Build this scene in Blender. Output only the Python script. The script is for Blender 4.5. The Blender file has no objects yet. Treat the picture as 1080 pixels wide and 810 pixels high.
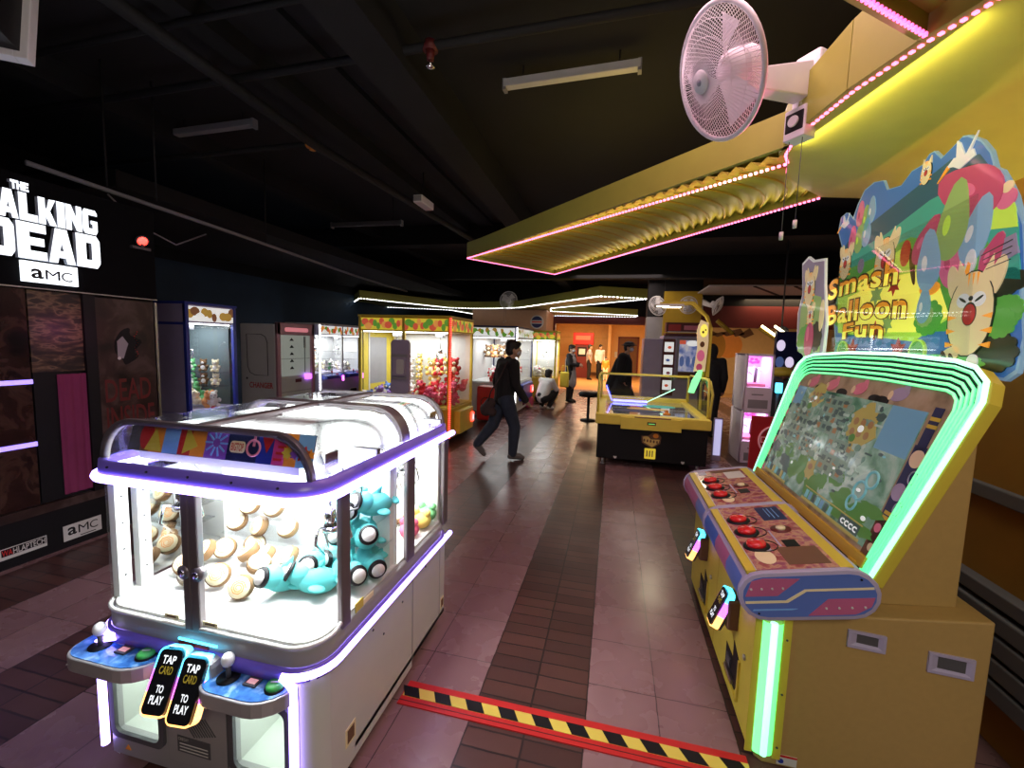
import bpy, bmesh, math, random
from math import pi, sin, cos, radians
from mathutils import Vector, Matrix, Euler

S = bpy.context.scene
COL = S.collection
V = Vector
rnd = random.Random(7)

# ---------------------------------------------------------------- camera
cam = bpy.data.cameras.new('camera')
cam.sensor_width = 36.0
cam.lens = 454.3 / 1080 * 36.0
cam.clip_start, cam.clip_end = 0.02, 200
cam_ob = bpy.data.objects.new('camera', cam); COL.objects.link(cam_ob)
def camera_matrix(yaw, pitch, roll):
    w = V((-sin(yaw) * cos(pitch), cos(yaw) * cos(pitch), -sin(pitch)))
    r = V((cos(yaw), sin(yaw), 0)); u = r.cross(w)
    r2 = cos(roll) * r + sin(roll) * u; u2 = -sin(roll) * r + cos(roll) * u
    return Matrix((r2, u2, -w)).transposed()
cam_ob.matrix_world = Matrix.Translation((0, 0, 1.6)) @ camera_matrix(.230394, .0949801, .0301171).to_4x4()
S.camera = cam_ob

# ---------------------------------------------------------------- exposure, world
S.view_settings.view_transform = 'Standard'
S.view_settings.look = 'None'
S.view_settings.gamma = 1.0
S.view_settings.use_curve_mapping = False
S.view_settings.exposure = 0.0
S.cycles.use_denoising = True
S.cycles.transparent_max_bounces = 24
S.cycles.max_bounces = 8
S.cycles.sample_clamp_indirect = 4.0
W = bpy.data.worlds.new('arcade_world'); S.world = W; W.use_nodes = True
bg = W.node_tree.nodes['Background']
bg.inputs[0].default_value = (.75, .72, .9, 1); bg.inputs[1].default_value = .02

# ---------------------------------------------------------------- assumed and added room lights, without fittings
def area(name, loc, size, power, color, rot=(0, 0, 0), sizey=None, spread=None):
    l = bpy.data.lights.new(name, 'AREA'); l.energy = power; l.color = color; l.size = size
    if sizey: l.shape = 'RECTANGLE'; l.size_y = sizey
    if spread: l.spread = spread
    o = bpy.data.objects.new(name, l); COL.objects.link(o); o.location = loc; o.rotation_euler = rot
    return o
def spot(name, loc, power, color, size=120, blend=.8, rot=(0, 0, 0), r=.06):
    l = bpy.data.lights.new(name, 'SPOT'); l.energy = power; l.color = color; l.spot_size = radians(size); l.spot_blend = blend
    l.shadow_soft_size = r
    o = bpy.data.objects.new(name, l); COL.objects.link(o); o.location = loc; o.rotation_euler = rot
    return o
WARM = (1, .78, .55); PINKISH = (1, .62, .7); COOL = (.8, .85, 1)
area('assumed_aisle_light', (.2, 1.9, 3.4), 1.2, 30, (1, .56, .66))  # assumed unseen light on the near aisle floor, no fitting
area('assumed_light_behind', (1.2, -1.6, 3.2), 1.6, 66, (1, .90, .76), (radians(38), 0, 0))  # assumed light behind the camera for the tan cabinet side; no fitting built
area('added_light_left', (-3.0, .2, 3.3), 1.2, 2.5, (.8, .6, 1))  # dim violet light added over the left floor, no fitting
area('aisle_fill_light', (.3, 4.3, 3.4), 1.2, 52, (1, .70, .70))  # no fitting here; added to brighten the hockey table front and mini cranes
area('added_light_far', (.0, 11.0, 3.3), 2.0, 60, (1, .8, .7))  # added light over the far aisle, nothing built to hold it
area('added_lobby_light', (-.8, 18.6, 2.9), 2.6, 330, (1, .72, .42))  # added over the lobby, apart from its built downlight
area('added_hall_light', (4.2, 13.0, 2.9), 2.0, 150, (1, .72, .42))  # added to light the right hall; no fitting there
area('added_wall_wash', (-5.9, 6.5, 3.3), .6, 18, (.6, .75, 1), sizey=5)  # bluish light added above the left machine row, not a built fitting

# ---------------------------------------------------------------- materials
MATS = {}
def mat(key, col=(.5, .5, .5), rough=.5, metal=0, emit=None, es=1.0, var=.06, scale=9, coat=0, bump=0, spec=None, alpha=None):
    m = bpy.data.materials.new(key); m.use_nodes = True
    nt = m.node_tree; N = nt.nodes; L = nt.links
    b = N['Principled BSDF']
    b.inputs['Roughness'].default_value = rough; b.inputs['Metallic'].default_value = metal
    if spec is not None: b.inputs['Specular IOR Level'].default_value = spec
    if coat: b.inputs['Coat Weight'].default_value = coat; b.inputs['Coat Roughness'].default_value = .06
    c = (*col, 1)
    if var or bump:
        tc = N.new('ShaderNodeTexCoord'); no = N.new('ShaderNodeTexNoise')
        no.inputs['Scale'].default_value = scale; no.inputs['Detail'].default_value = 4
        L.new(tc.outputs['Object'], no.inputs['Vector'])
        mx = N.new('ShaderNodeMix'); mx.data_type = 'RGBA'
        mx.inputs[6].default_value = (*[max(0, x * (1 - var * 1.6)) for x in col], 1)
        mx.inputs[7].default_value = (*[min(1, x * (1 + var * 1.6)) for x in col], 1)
        L.new(no.outputs['Fac'], mx.inputs[0]); L.new(mx.outputs[2], b.inputs['Base Color'])
        if bump:
            bp = N.new('ShaderNodeBump'); bp.inputs['Strength'].default_value = bump; bp.inputs['Distance'].default_value = .02
            L.new(no.outputs['Fac'], bp.inputs['Height']); L.new(bp.outputs[0], b.inputs['Normal'])
    else: b.inputs['Base Color'].default_value = c
    if emit:
        b.inputs['Emission Color'].default_value = (*emit, 1); b.inputs['Emission Strength'].default_value = es
    MATS[key] = m
    return m
def glass_mat(key, tint=(1, 1, 1), refl=.5, rough=.02):
    m = bpy.data.materials.new(key); m.use_nodes = True
    nt = m.node_tree; N = nt.nodes; L = nt.links; N.clear()
    out = N.new('ShaderNodeOutputMaterial'); tr = N.new('ShaderNodeBsdfTransparent'); gl = N.new('ShaderNodeBsdfGlossy')
    lw = N.new('ShaderNodeLayerWeight'); lw.inputs['Blend'].default_value = .5
    fr = N.new('ShaderNodeMath'); fr.operation = 'POWER'; fr.inputs[1].default_value = 4; L.new(lw.outputs['Facing'], fr.inputs[0])
    mu = N.new('ShaderNodeMath'); mu.operation = 'MULTIPLY_ADD'; mu.inputs[1].default_value = refl; mu.inputs[2].default_value = .035
    tr.inputs[0].default_value = (*tint, 1); gl.inputs['Roughness'].default_value = rough
    mx = N.new('ShaderNodeMixShader')
    L.new(fr.outputs[0], mu.inputs[0]); L.new(mu.outputs[0], mx.inputs[0]); L.new(tr.outputs[0], mx.inputs[1]); L.new(gl.outputs[0], mx.inputs[2])
    L.new(mx.outputs[0], out.inputs[0]); MATS[key] = m
def ramp_mat(key, stops, scale=4, detail=5, rough=.5, emit=0, distort=0, coat=0, stretch=(1, 1, 1)):
    m = bpy.data.materials.new(key); m.use_nodes = True
    nt = m.node_tree; N = nt.nodes; L = nt.links; b = N['Principled BSDF']; b.inputs['Roughness'].default_value = rough
    if coat: b.inputs['Coat Weight'].default_value = coat; b.inputs['Coat Roughness'].default_value = .04
    tc = N.new('ShaderNodeTexCoord'); mp = N.new('ShaderNodeMapping'); mp.inputs['Scale'].default_value = stretch
    no = N.new('ShaderNodeTexNoise'); no.inputs['Scale'].default_value = scale; no.inputs['Detail'].default_value = detail; no.inputs['Distortion'].default_value = distort
    r = N.new('ShaderNodeValToRGB'); e = r.color_ramp.elements
    while len(e) < len(stops): e.new(.5)
    for el, (p, c) in zip(e, stops): el.position = p; el.color = (*c, 1)
    L.new(tc.outputs['Object'], mp.inputs[0]); L.new(mp.outputs[0], no.inputs['Vector']); L.new(no.outputs['Fac'], r.inputs[0]); L.new(r.outputs[0], b.inputs['Base Color'])
    if emit: L.new(r.outputs[0], b.inputs['Emission Color']); b.inputs['Emission Strength'].default_value = emit
    MATS[key] = m
def lamp(key, col, es): mat(key, (.8, .8, .8), .4, emit=col, es=es, var=0)
def lit(key, col, es, rough=.35, coat=0): mat(key, col, rough, emit=col, es=es, var=.05, coat=coat)   # print lit from behind

# ---------------------------------------------------------------- mesh builder
class Fr:
    """a flat frame: origin, across, up, out"""
    def __init__(s, o, u, v, n=None):
        s.o, s.u, s.v = V(o), V(u).normalized(), V(v).normalized(); s.n = V(n).normalized() if n else s.u.cross(s.v).normalized()
    def p(s, a, b, c=0): return s.o + s.u * a + s.v * b + s.n * c
class B:
    def __init__(s, m=None):
        s.bm = bmesh.new(); s.mats = []; s.cur = 0; s.smooth = False
        if m: s.m(m)
    def m(s, k):
        if k not in s.mats: s.mats.append(k)
        s.cur = s.mats.index(k); return s
    def add(s, vs, fs, smooth=False):
        bv = [s.bm.verts.new(v) for v in vs]
        for f in fs:
            try: fc = s.bm.faces.new([bv[i] for i in f])
            except ValueError: continue
            fc.material_index = s.cur; fc.smooth = smooth
        return s
    def box(s, x0, x1, y0, y1, z0, z1):
        vs = [(x, y, z) for z in (z0, z1) for y in (y0, y1) for x in (x0, x1)]
        return s.add(vs, [(0, 2, 3, 1), (4, 5, 7, 6), (0, 1, 5, 4), (2, 6, 7, 3), (0, 4, 6, 2), (1, 3, 7, 5)])
    def obox(s, f, a0, a1, b0, b1, c0, c1):
        vs = [f.p(a, b, c) for c in (c0, c1) for b in (b0, b1) for a in (a0, a1)]
        return s.add(vs, [(0, 2, 3, 1), (4, 5, 7, 6), (0, 1, 5, 4), (2, 6, 7, 3), (0, 4, 6, 2), (1, 3, 7, 5)])
    def prism(s, pts, ext):
        n = len(pts); e = V(ext); p = [V(q) for q in pts]
        return s.add(p + [q + e for q in p], [tuple(range(n))[::-1], tuple(range(n, 2 * n))] + [(i, (i + 1) % n, n + (i + 1) % n, n + i) for i in range(n)])
    def fpoly(s, f, pts, c0=0, c1=.002):
        return s.prism([f.p(a, b, c0) for a, b in pts], f.n * (c1 - c0))
    def fell(s, f, a, b, ra, rb, c0=0, c1=.002, n=20, ang=0):
        return s.fpoly(f, [(a + ra * cos(t) * cos(ang) - rb * sin(t) * sin(ang), b + ra * cos(t) * sin(ang) + rb * sin(t) * cos(ang)) for t in [2 * pi * i / n for i in range(n)]], c0, c1)
    def loft(s, rings, caps=True, closed=True, smooth=True):
        n = len(rings[0]); vs = [V(p) for r in rings for p in r]; fs = []
        for k in range(len(rings) - 1):
            for i in range(n if closed else n - 1):
                j = (i + 1) % n; fs.append((k * n + i, k * n + j, (k + 1) * n + j, (k + 1) * n + i))
        if caps and closed:
            fs.append(tuple(range(n))[::-1]); fs.append(tuple(range((len(rings) - 1) * n, len(rings) * n)))
        return s.add(vs, fs, smooth)
    def cyl(s, p0, p1, r0, r1=None, n=16):
        p0, p1 = V(p0), V(p1); r1 = r0 if r1 is None else r1; d = (p1 - p0).normalized(); a = d.orthogonal().normalized(); b = d.cross(a)
        return s.loft([[p + (a * cos(t) + b * sin(t)) * r for t in [2 * pi * i / n for i in range(n)]] for p, r in ((p0, r0), (p1, r1))])
    def tube(s, pts, r, n=8, closed=False):
        P = [V(p) for p in pts]; m = len(P); rings = []; a = None
        for i in range(m):
            if closed: d = P[(i + 1) % m] - P[i - 1]
            else: d = P[min(i + 1, m - 1)] - P[max(i - 1, 0)]
            d.normalize()
            if a is None: a = d.orthogonal().normalized()
            a = (a - d * a.dot(d)); a = a.normalized() if a.length > 1e-6 else d.orthogonal().normalized()
            b = d.cross(a); rr = r[i] if isinstance(r, (list, tuple)) else r
            rings.append([P[i] + (a * cos(t) + b * sin(t)) * rr for t in [2 * pi * k / n for k in range(n)]])
        if closed: rings.append(rings[0]); return s.loft(rings, caps=False)
        return s.loft(rings)
    def lathe(s, prof, o=(0, 0, 0), ax=(0, 0, 1), n=20):
        o = V(o); d = V(ax).normalized(); a = d.orthogonal().normalized(); b = d.cross(a)
        return s.loft([[o + d * z + (a * cos(t) + b * sin(t)) * r for t in [2 * pi * i / n for i in range(n)]] for r, z in prof])
    def ell(s, c, r, n=14, k=9, R=None):
        c = V(c); r = (r, r, r) if not isinstance(r, (tuple, list)) else r; rings = []
        for j in range(k + 1):
            ph = -pi / 2 + pi * j / k; ph = max(-pi / 2 + .05, min(pi / 2 - .05, ph)); rg = []
            for i in range(n):
                t = 2 * pi * i / n; q = V((r[0] * cos(ph) * cos(t), r[1] * cos(ph) * sin(t), r[2] * sin(ph))); rg.append(c + (R @ q if R else q))
            rings.append(rg)
        return s.loft(rings)
    def rrect(s, f, a0, a1, b0, b1, r, c0=0, c1=.002, n=5):
        return s.fpoly(f, rr(a0, a1, b0, b1, r, n), c0, c1)
    def text(s, f, txt, a0, a1, b0, b1, c=.002, bold=0.0, thick=0, shear=0, space=1.0, warp=None):
        cu = bpy.data.curves.new('t', 'FONT'); cu.body = txt; cu.offset = bold; cu.shear = shear; cu.space_character = space; cu.fill_mode = 'FRONT' if not thick else 'BOTH'
        cu.resolution_u = 3; cu.align_x = 'CENTER'; cu.space_line = .9
        if thick: cu.extrude = .5
        o = bpy.data.objects.new('t', cu); me = o.to_mesh()
        xs = [v.co.x for v in me.vertices]; ys = [v.co.y for v in me.vertices]
        if xs:
            x0, x1, y0, y1 = min(xs), max(xs), min(ys), max(ys); vs = []
            for v in me.vertices:
                ta = (v.co.x - x0) / (x1 - x0); tb = (v.co.y - y0) / (y1 - y0)
                if warp: ta, tb = warp(ta, tb)
                vs.append(f.p(a0 + (a1 - a0) * ta, b0 + (b1 - b0) * tb, c + (v.co.z + .5) * thick if thick else c))
            s.add(vs, [tuple(p.vertices) for p in me.polygons])
        o.to_mesh_clear(); bpy.data.objects.remove(o); bpy.data.curves.remove(cu)
        return s
    def build(s, name, parent=None, bevel=0, seg=2, keep=False, weld=False):
        me = bpy.data.meshes.new(name)
        if weld: bmesh.ops.remove_doubles(s.bm, verts=s.bm.verts, dist=.0005)
        bmesh.ops.recalc_face_normals(s.bm, faces=s.bm.faces)
        s.bm.to_mesh(me); s.bm.free()
        for k in s.mats: me.materials.append(MATS[k])
        o = bpy.data.objects.new(name, me); COL.objects.link(o)
        if parent:
            o.parent = parent; r = parent
            while r.parent: r = r.parent
            if not keep: me.transform(Matrix.Translation(-r.location))
        if bevel:
            md = o.modifiers.new('b', 'BEVEL'); md.width = bevel; md.segments = seg; md.limit_method = 'ANGLE'; md.angle_limit = radians(40)
        return o
def rr(a0, a1, b0, b1, r, n=5):
    out = []
    for ca, cb, t0 in ((a1 - r, b1 - r, 0), (a0 + r, b1 - r, pi / 2), (a0 + r, b0 + r, pi), (a1 - r, b0 + r, 1.5 * pi)):
        for i in range(n + 1):
            t = t0 + pi / 2 * i / n; out.append((ca + r * cos(t), cb + r * sin(t)))
    return out
def arc(c, r, t0, t1, n, ax=('x', 'z')):
    return [(c[0] + r * cos(t0 + (t1 - t0) * i / n), c[1] + r * sin(t0 + (t1 - t0) * i / n)) for i in range(n + 1)]
def thing(name, label, cat, loc=(0, 0, 0), group=None, kind=None):
    o = bpy.data.objects.new(name, None); COL.objects.link(o); o.location = loc; o.empty_display_size = .1
    return tag(o, label, cat, group, kind)
def tag(o, label=None, cat=None, group=None, kind=None):
    if label: o['label'] = label
    if cat: o['category'] = cat
    if group: o['group'] = group
    if kind: o['kind'] = kind
    return o
def solo(b, name, label, cat, group=None, kind=None, bevel=0, seg=2):
    """a thing that is one mesh: origin moved to its base"""
    o = b.build(name, bevel=bevel, seg=seg)
    vs = [v.co for v in o.data.vertices]
    c = V((sum(v.x for v in vs) / len(vs), sum(v.y for v in vs) / len(vs), min(v.z for v in vs)))
    o.data.transform(Matrix.Translation(-c)); o.location = c
    return tag(o, label, cat, group, kind)
def struct(b, name, bevel=0, parent=None):
    o = b.build(name, parent, bevel=bevel); o['kind'] = 'structure'; return o
def copy_tree(root, loc, rot=(0, 0, 0), label=None, group=None, scale=None):
    r = root.copy(); COL.objects.link(r); r.location = loc; r.rotation_euler = rot
    if scale: r.scale = (scale,) * 3
    if label: r['label'] = label
    if group: r['group'] = group
    for ch in list(root.children):
        c = ch.copy(); COL.objects.link(c); c.parent = r
        for g in list(ch.children):
            d = g.copy(); COL.objects.link(d); d.parent = c
    return r
def label_part(o, text): o['label'] = text; return o
# ---------------------------------------------------------------- palette
mat('black', (.008, .008, .010), .5, spec=.25); mat('black_gloss', (.01, .01, .012), .15); mat('ceiling_black', (.0065, .0065, .009), .9, var=.5, scale=1.3)
mat('pipe_black', (.014, .014, .016), .7, spec=.3); mat('white', (.8, .8, .82), .35); mat('off_white', (.62, .62, .6), .5); mat('grey', (.3, .3, .32), .5); mat('dark_grey', (.08, .08, .09), .5)
mat('chrome', (.8, .8, .82), .15, 1, var=0); mat('steel', (.5, .5, .52), .3, 1); mat('brown_metal', (.22, .19, .2), .35, .6)
mat('yellow', (.66, .53, .055), .45); mat('yellow_deep', (.55, .36, .02), .45); mat('tan_yellow', (.43, .285, .095), .55, var=.05, scale=40); mat('canopy_yellow', (.36, .36, .055), .5); mat('canopy_yellow_lightened', (.60, .52, .09), .45)  # canopy underside: same yellow paint made lighter, since little light reaches it
mat('wall_orange', (.50, .24, .025), .7, var=.12, scale=5); mat('rail_grey', (.2, .2, .22), .6)
mat('red', (.55, .02, .02), .4); mat('red_button', (.7, .015, .02), .25, coat=.5); mat('pink', (.8, .25, .35), .5); mat('magenta', (.65, .05, .25), .5); mat('green', (.05, .4, .08), .4); mat('leaf', (.08, .3, .05), .5)
mat('blue', (.02, .04, .35), .35); mat('navy', (.012, .02, .10), .45); mat('sky', (.2, .45, .85), .4); mat('sky_dark', (.03, .12, .5), .4); mat('teal', (.12, .62, .62), .8); mat('purple', (.25, .08, .5), .4); mat('violet_trim', (.2, .14, .75), .3)
mat('lilac', (.42, .38, .55), .4); mat('orange', (.85, .3, .03), .5); mat('cream', (.85, .74, .45), .7); mat('brown', (.16, .08, .04), .8); mat('dark_red', (.12, .012, .012), .5); mat('wood', (.45, .24, .1), .45, var=.25, scale=3)
mat('skin', (.5, .3, .2), .6); mat('hair', (.01, .008, .008), .6); mat('cloth_black', (.010, .010, .012), .9); mat('denim', (.025, .035, .06), .9, var=.3, scale=14); mat('cloth_brown', (.05, .03, .03), .9); mat('cloth_grey', (.32, .31, .32), .9); mat('cloth_white', (.7, .68, .66), .9); mat('shoe_grey', (.15, .14, .14), .8); mat('mask', (.6, .62, .65), .8)
mat('blue_wall', (.012, .035, .07), .7, var=.2, scale=2); mat('lobby_wall', (.75, .48, .2), .6); mat('lobby_floor', (.55, .28, .1), .3, var=.15, scale=2)
mat('plush_pink', (.75, .12, .22), .95); mat('plush_red', (.6, .03, .04), .95); mat('plush_yellow', (.8, .6, .15), .95); mat('plush_blue', (.15, .25, .6), .95); mat('plush_purple', (.28, .16, .5), .95); mat('plush_white', (.8, .78, .76), .95); mat('plush_orange', (.85, .4, .15), .95); mat('plush_green', (.2, .6, .25), .95); mat('plush_cream', (.88, .80, .56), .95); mat('plush_brown', (.2, .11, .05), .95)
mat('body_white', (.62, .64, .62), .35, var=.03); mat('body_grey', (.36, .35, .37), .3, .2, var=.03)
glass_mat('glass', (.98, 1, .99), .45); glass_mat('acrylic', (.96, .97, .98), .9); glass_mat('dark_glass', (.55, .55, .6), 1.0)
lamp('led_white', (1, 1, 1), 6); lamp('led_violet', (.40, .28, 1), 7.5); lamp('pocket_light', (.85, 1, .85), 8); lamp('display_red', (1, .25, .2), .5); lamp('tube_white', (.95, 1, .98), 7); lamp('led_pink', (1, .10, .35), 3); lamp('led_pinkwhite', (1, .14, .32), 4); lamp('led_red', (1, .03, .015), 4); lamp('led_green', (.03, 1, .18), 1.6); lamp('led_mint', (.05, 1, .32), 1.0)
lamp('led_greenwhite', (.35, 1, .62), 1.8); lamp('led_warm', (1, .85, .5), 6); lamp('led_blue', (.1, .12, 1), 5); lamp('neon_blue', (.22, .15, 1), 2.0); lamp('led_cyan', (.05, .65, 1), 3); lamp('led_magenta', (1, .1, .9), 3); lamp('led_orange', (1, .45, .1), 2.5); lamp('led_purple', (.5, .1, 1), 3)
lamp('sign_white', (.86, .93, 1), 1.6); lamp('display_white', (.9, .95, 1), 1.0); lamp('flood', (1, .98, .95), 40)
# ---------------------------------------------------------------- floor: bands of square tiles between bands of brick pavers
def floor_mat():
    m = bpy.data.materials.new('floor_tiles'); m.use_nodes = True
    nt = m.node_tree; N = nt.nodes; L = nt.links; b = N['Principled BSDF']
    tc = N.new('ShaderNodeTexCoord'); sp = N.new('ShaderNodeSeparateXYZ'); L.new(tc.outputs['Object'], sp.inputs[0])
    def M(op, a, c=None, d=None):
        n = N.new('ShaderNodeMath'); n.operation = op
        for i, q in enumerate((a, c, d)):
            if q is None: continue
            if isinstance(q, (int, float)): n.inputs[i].default_value = q
            else: L.new(q, n.inputs[i])
        return n.outputs[0]
    wob = N.new('ShaderNodeTexNoise'); wob.inputs['Scale'].default_value = 14; L.new(tc.outputs['Object'], wob.inputs['Vector'])
    X = M('ADD', sp.outputs[0], M('MULTIPLY', M('SUBTRACT', wob.outputs['Fac'], .5), .006)); Y = M('ADD', sp.outputs[1], M('MULTIPLY', M('SUBTRACT', wob.outputs['Fac'], .5), .008))
    cell = M('DIVIDE', M('ADD', X, .52), 1.09); u = M('MULTIPLY', M('FRACT', cell), 1.09); row = M('FLOOR', cell)
    brick = M('LESS_THAN', u, .48)
    def grid(cx, cy, px, py, g):
        fx = M('FRACT', M('DIVIDE', cx, px)); fy = M('FRACT', M('DIVIDE', cy, py))
        dx = M('MULTIPLY', M('MINIMUM', fx, M('SUBTRACT', 1, fx)), px); dy = M('MULTIPLY', M('MINIMUM', fy, M('SUBTRACT', 1, fy)), py)
        gr = M('LESS_THAN', M('MINIMUM', dx, dy), g)
        cv = N.new('ShaderNodeCombineXYZ'); L.new(M('FLOOR', M('DIVIDE', cx, px)), cv.inputs[0]); L.new(M('FLOOR', M('DIVIDE', cy, py)), cv.inputs[1]); L.new(row, cv.inputs[2])
        wn = N.new('ShaderNodeTexWhiteNoise'); L.new(cv.outputs[0], wn.inputs['Vector']); return gr, wn.outputs['Value']
    gt, rt = grid(M('SUBTRACT', u, .48), Y, .305, .325, .0022); gb, rb = grid(u, Y, .24, .088, .0045)
    no = N.new('ShaderNodeTexNoise'); no.inputs['Scale'].default_value = 5; no.inputs['Detail'].default_value = 6; L.new(tc.outputs['Object'], no.inputs['Vector'])
    def mix(f, a, c):
        x = N.new('ShaderNodeMix'); x.data_type = 'RGBA'
        if isinstance(f, float): x.inputs[0].default_value = f
        else: L.new(f, x.inputs[0])
        for i, q in ((6, a), (7, c)):
            if isinstance(q, tuple): x.inputs[i].default_value = (*q, 1)
            else: L.new(q, x.inputs[i])
        return x.outputs[2]
    tile = mix(rt, (.25, .140, .145), (.30, .175, .180)); tile = mix(M('MULTIPLY', no.outputs['Fac'], .5), tile, (.18, .10, .105))
    br = mix(rb, (.065, .028, .025), (.125, .052, .042)); br = mix(M('MULTIPLY', no.outputs['Fac'], .6), br, (.05, .025, .025))
    tile = mix(gt, tile, (.05, .03, .03)); br = mix(gb, br, (.02, .012, .012))
    L.new(mix(brick, tile, br), b.inputs['Base Color'])
    rg = M('ADD', M('MULTIPLY', no.outputs['Fac'], .22), M('ADD', .16, M('MULTIPLY', brick, .06))); L.new(rg, b.inputs['Roughness'])
    h = M('SUBTRACT', 1, M('ADD', M('MULTIPLY', gt, M('SUBTRACT', 1, brick)), M('MULTIPLY', gb, brick))); h = M('ADD', h, M('MULTIPLY', no.outputs['Fac'], .35))
    bp = N.new('ShaderNodeBump'); bp.inputs['Strength'].default_value = .35; bp.inputs['Distance'].default_value = .006; L.new(h, bp.inputs['Height']); L.new(bp.outputs[0], b.inputs['Normal'])
    MATS['floor_tiles'] = m
floor_mat()
# ================================================================ the room
struct(B('floor_tiles').box(-10, 9, -5, 15.6, -.12, 0), 'floor')
struct(B('lobby_floor').box(-10, 9, 15.6, 25, -.12, 0), 'floor_lobby')
struct(B('ceiling_black').box(-10, 9, -5, 25, 3.72, 3.85), 'ceiling')
struct(B('blue_wall').box(-7.2, -7.0, 2.9, 15.5, 0, 2.76).m('ceiling_black').box(-7.2, -7.0, -5, 15.5, 2.76, 3.72), 'wall_left')
b = B('ceiling_black').box(-7.0, -2.25, 15.5, 15.7, 0, 3.72).m('dark_red').box(-2.25, -2.1, 15.4, 15.7, 0, 2.6).box(1.02, 1.17, 15.4, 15.7, 0, 2.6).box(-2.1, 1.02, 15.4, 15.7, 2.34, 2.62)
b.m('ceiling_black').box(-2.25, 1.17, 15.5, 15.7, 2.62, 3.72); struct(b, 'wall_back')
b = B('lobby_wall').box(-3.2, 1.9, 23.6, 23.8, 0, 3.0).box(-3.2, -3.05, 15.7, 23.6, 0, 3.0).box(1.75, 1.9, 15.7, 23.6, 0, 3.0).box(-.35, -.2, 22.6, 23.6, 0, 3).m('brown').box(-3.05, 1.75, 23.57, 23.6, 0, .16)
b.m('yellow_deep')
for z in (1.0, 2.0): b.box(-3.05, -.35, 23.592, 23.6, z, z + .012)
struct(b, 'wall_lobby')
struct(B('off_white').box(-3.2, 1.9, 15.7, 23.8, 3.0, 3.1), 'ceiling_lobby')
d = struct(B('brown').box(.25, 1.15, 23.52, 23.6, 0, 2.02), 'door_1', bevel=.01); struct(B('dark_red').box(.17, .25, 23.5, 23.6, 0, 2.1).box(1.15, 1.23, 23.5, 23.6, 0, 2.1).box(.17, 1.23, 23.5, 23.6, 2.02, 2.1), 'door_frame', parent=d)
# right hall beyond the grey and yellow pillars
b = B('lobby_wall').box(1.17, 9, 17.0, 17.2, 0, 3.0).m('ceiling_black').box(1.17, 9, 17, 17.2, 3, 3.72)
f = Fr((3.6, 17.0, 0), (1, 0, 0), (0, 0, 1), (0, -1, 0))
b.m('orange').fell(f, -.5, 1.75, .42, .48, 0, .01).fell(f, .4, 1.75, .45, .46, 0, .011).m('wall_orange').fell(f, -.05, 1.7, .35, .5, 0, .014).m('brown')
for k in range(9): b.fpoly(f, [(-1.7 + k * .3, 2.2 + .08 * sin(k * 2.1)), (-1.35 + k * .3, 2.3 + .08 * sin(k)), (-1.2 + k * .3, 2.16), (-1.5 + k * .3, 2.02 + .05 * cos(k))], 0, .017)
struct(b, 'wall_far_right')
struct(B('dark_red').box(2.12, 9, 12.3, 12.6, 2.17, 2.72).m('black').box(2.12, 9, 12.3, 12.6, 2.72, 3.0), 'trim_1')
b = B('off_white').box(2.0, 9, 10.6, 12.3, 3.0, 3.03).m('black')
for x in (2.9, 3.7, 4.6): b.prism([(x, 10.6, 2.985), (x + .07, 10.6, 2.985), (x + 1.1, 12.3, 2.985), (x + 1.03, 12.3, 2.985)], (0, 0, .02))
struct(b, 'ceiling_panel')
struct(B('grey').box(.8, 1.2, 12.1, 12.7, 0, 2.4).m('ceiling_black').box(.8, 1.2, 12.1, 12.7, 2.4, 3.72), 'pillar_grey')
struct(B('yellow_deep').box(1.2, 2.12, 12.0, 12.7, 0, 3.06).m('ceiling_black').box(1.2, 2.12, 12.0, 12.7, 3.06, 3.72).m('brown').box(1.2, 2.12, 11.985, 12.0, 1.38, 1.42), 'pillar_yellow')
b = B('wall_orange').prism([(1.6, .2, 0), (1.6, 2.55, 0), (1.64, 2.8, 0), (1.74, 2.97, 0), (1.9, 3.05, 0), (2.9, 3.05, 0), (2.9, .2, 0)], (0, 0, 3.72))
struct(b, 'wall_right')
b = B('rail_grey').box(1.565, 1.6, .25, 2.8, 1.0, 1.06).box(1.54, 1.6, .25, 2.8, .60, .66); struct(b, 'trim_2', bevel=.006)
b = B('rail_grey')
for i in range(4): b.box(1.53, 1.6, .25, 2.8, .235 + i * .09, .31 + i * .09)
struct(b, 'trim_3', bevel=.008)
# dropped soffit edge over the left row of machines
struct(B('ceiling_black').box(-7.0, -4.6, 3.2, 14.5, 2.95, 3.1), 'ceiling_soffit')
for n, x, w, h in ((0, -2.75, .16, .14), (1, -2.35, .28, .05), (2, -1.6, .3, .32), (3, -4.5, .2, .2)):
    struct(B('ceiling_black').box(x - w / 2, x + w / 2, 1.2, 15.4, 3.72 - h, 3.72), 'ceiling_beam')
for y, h in ((7.6, .35), (10.8, .5)): struct(B('ceiling_black').box(-7, 8, y, y + .3, 3.72 - h, 3.72), 'ceiling_beam')
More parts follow.
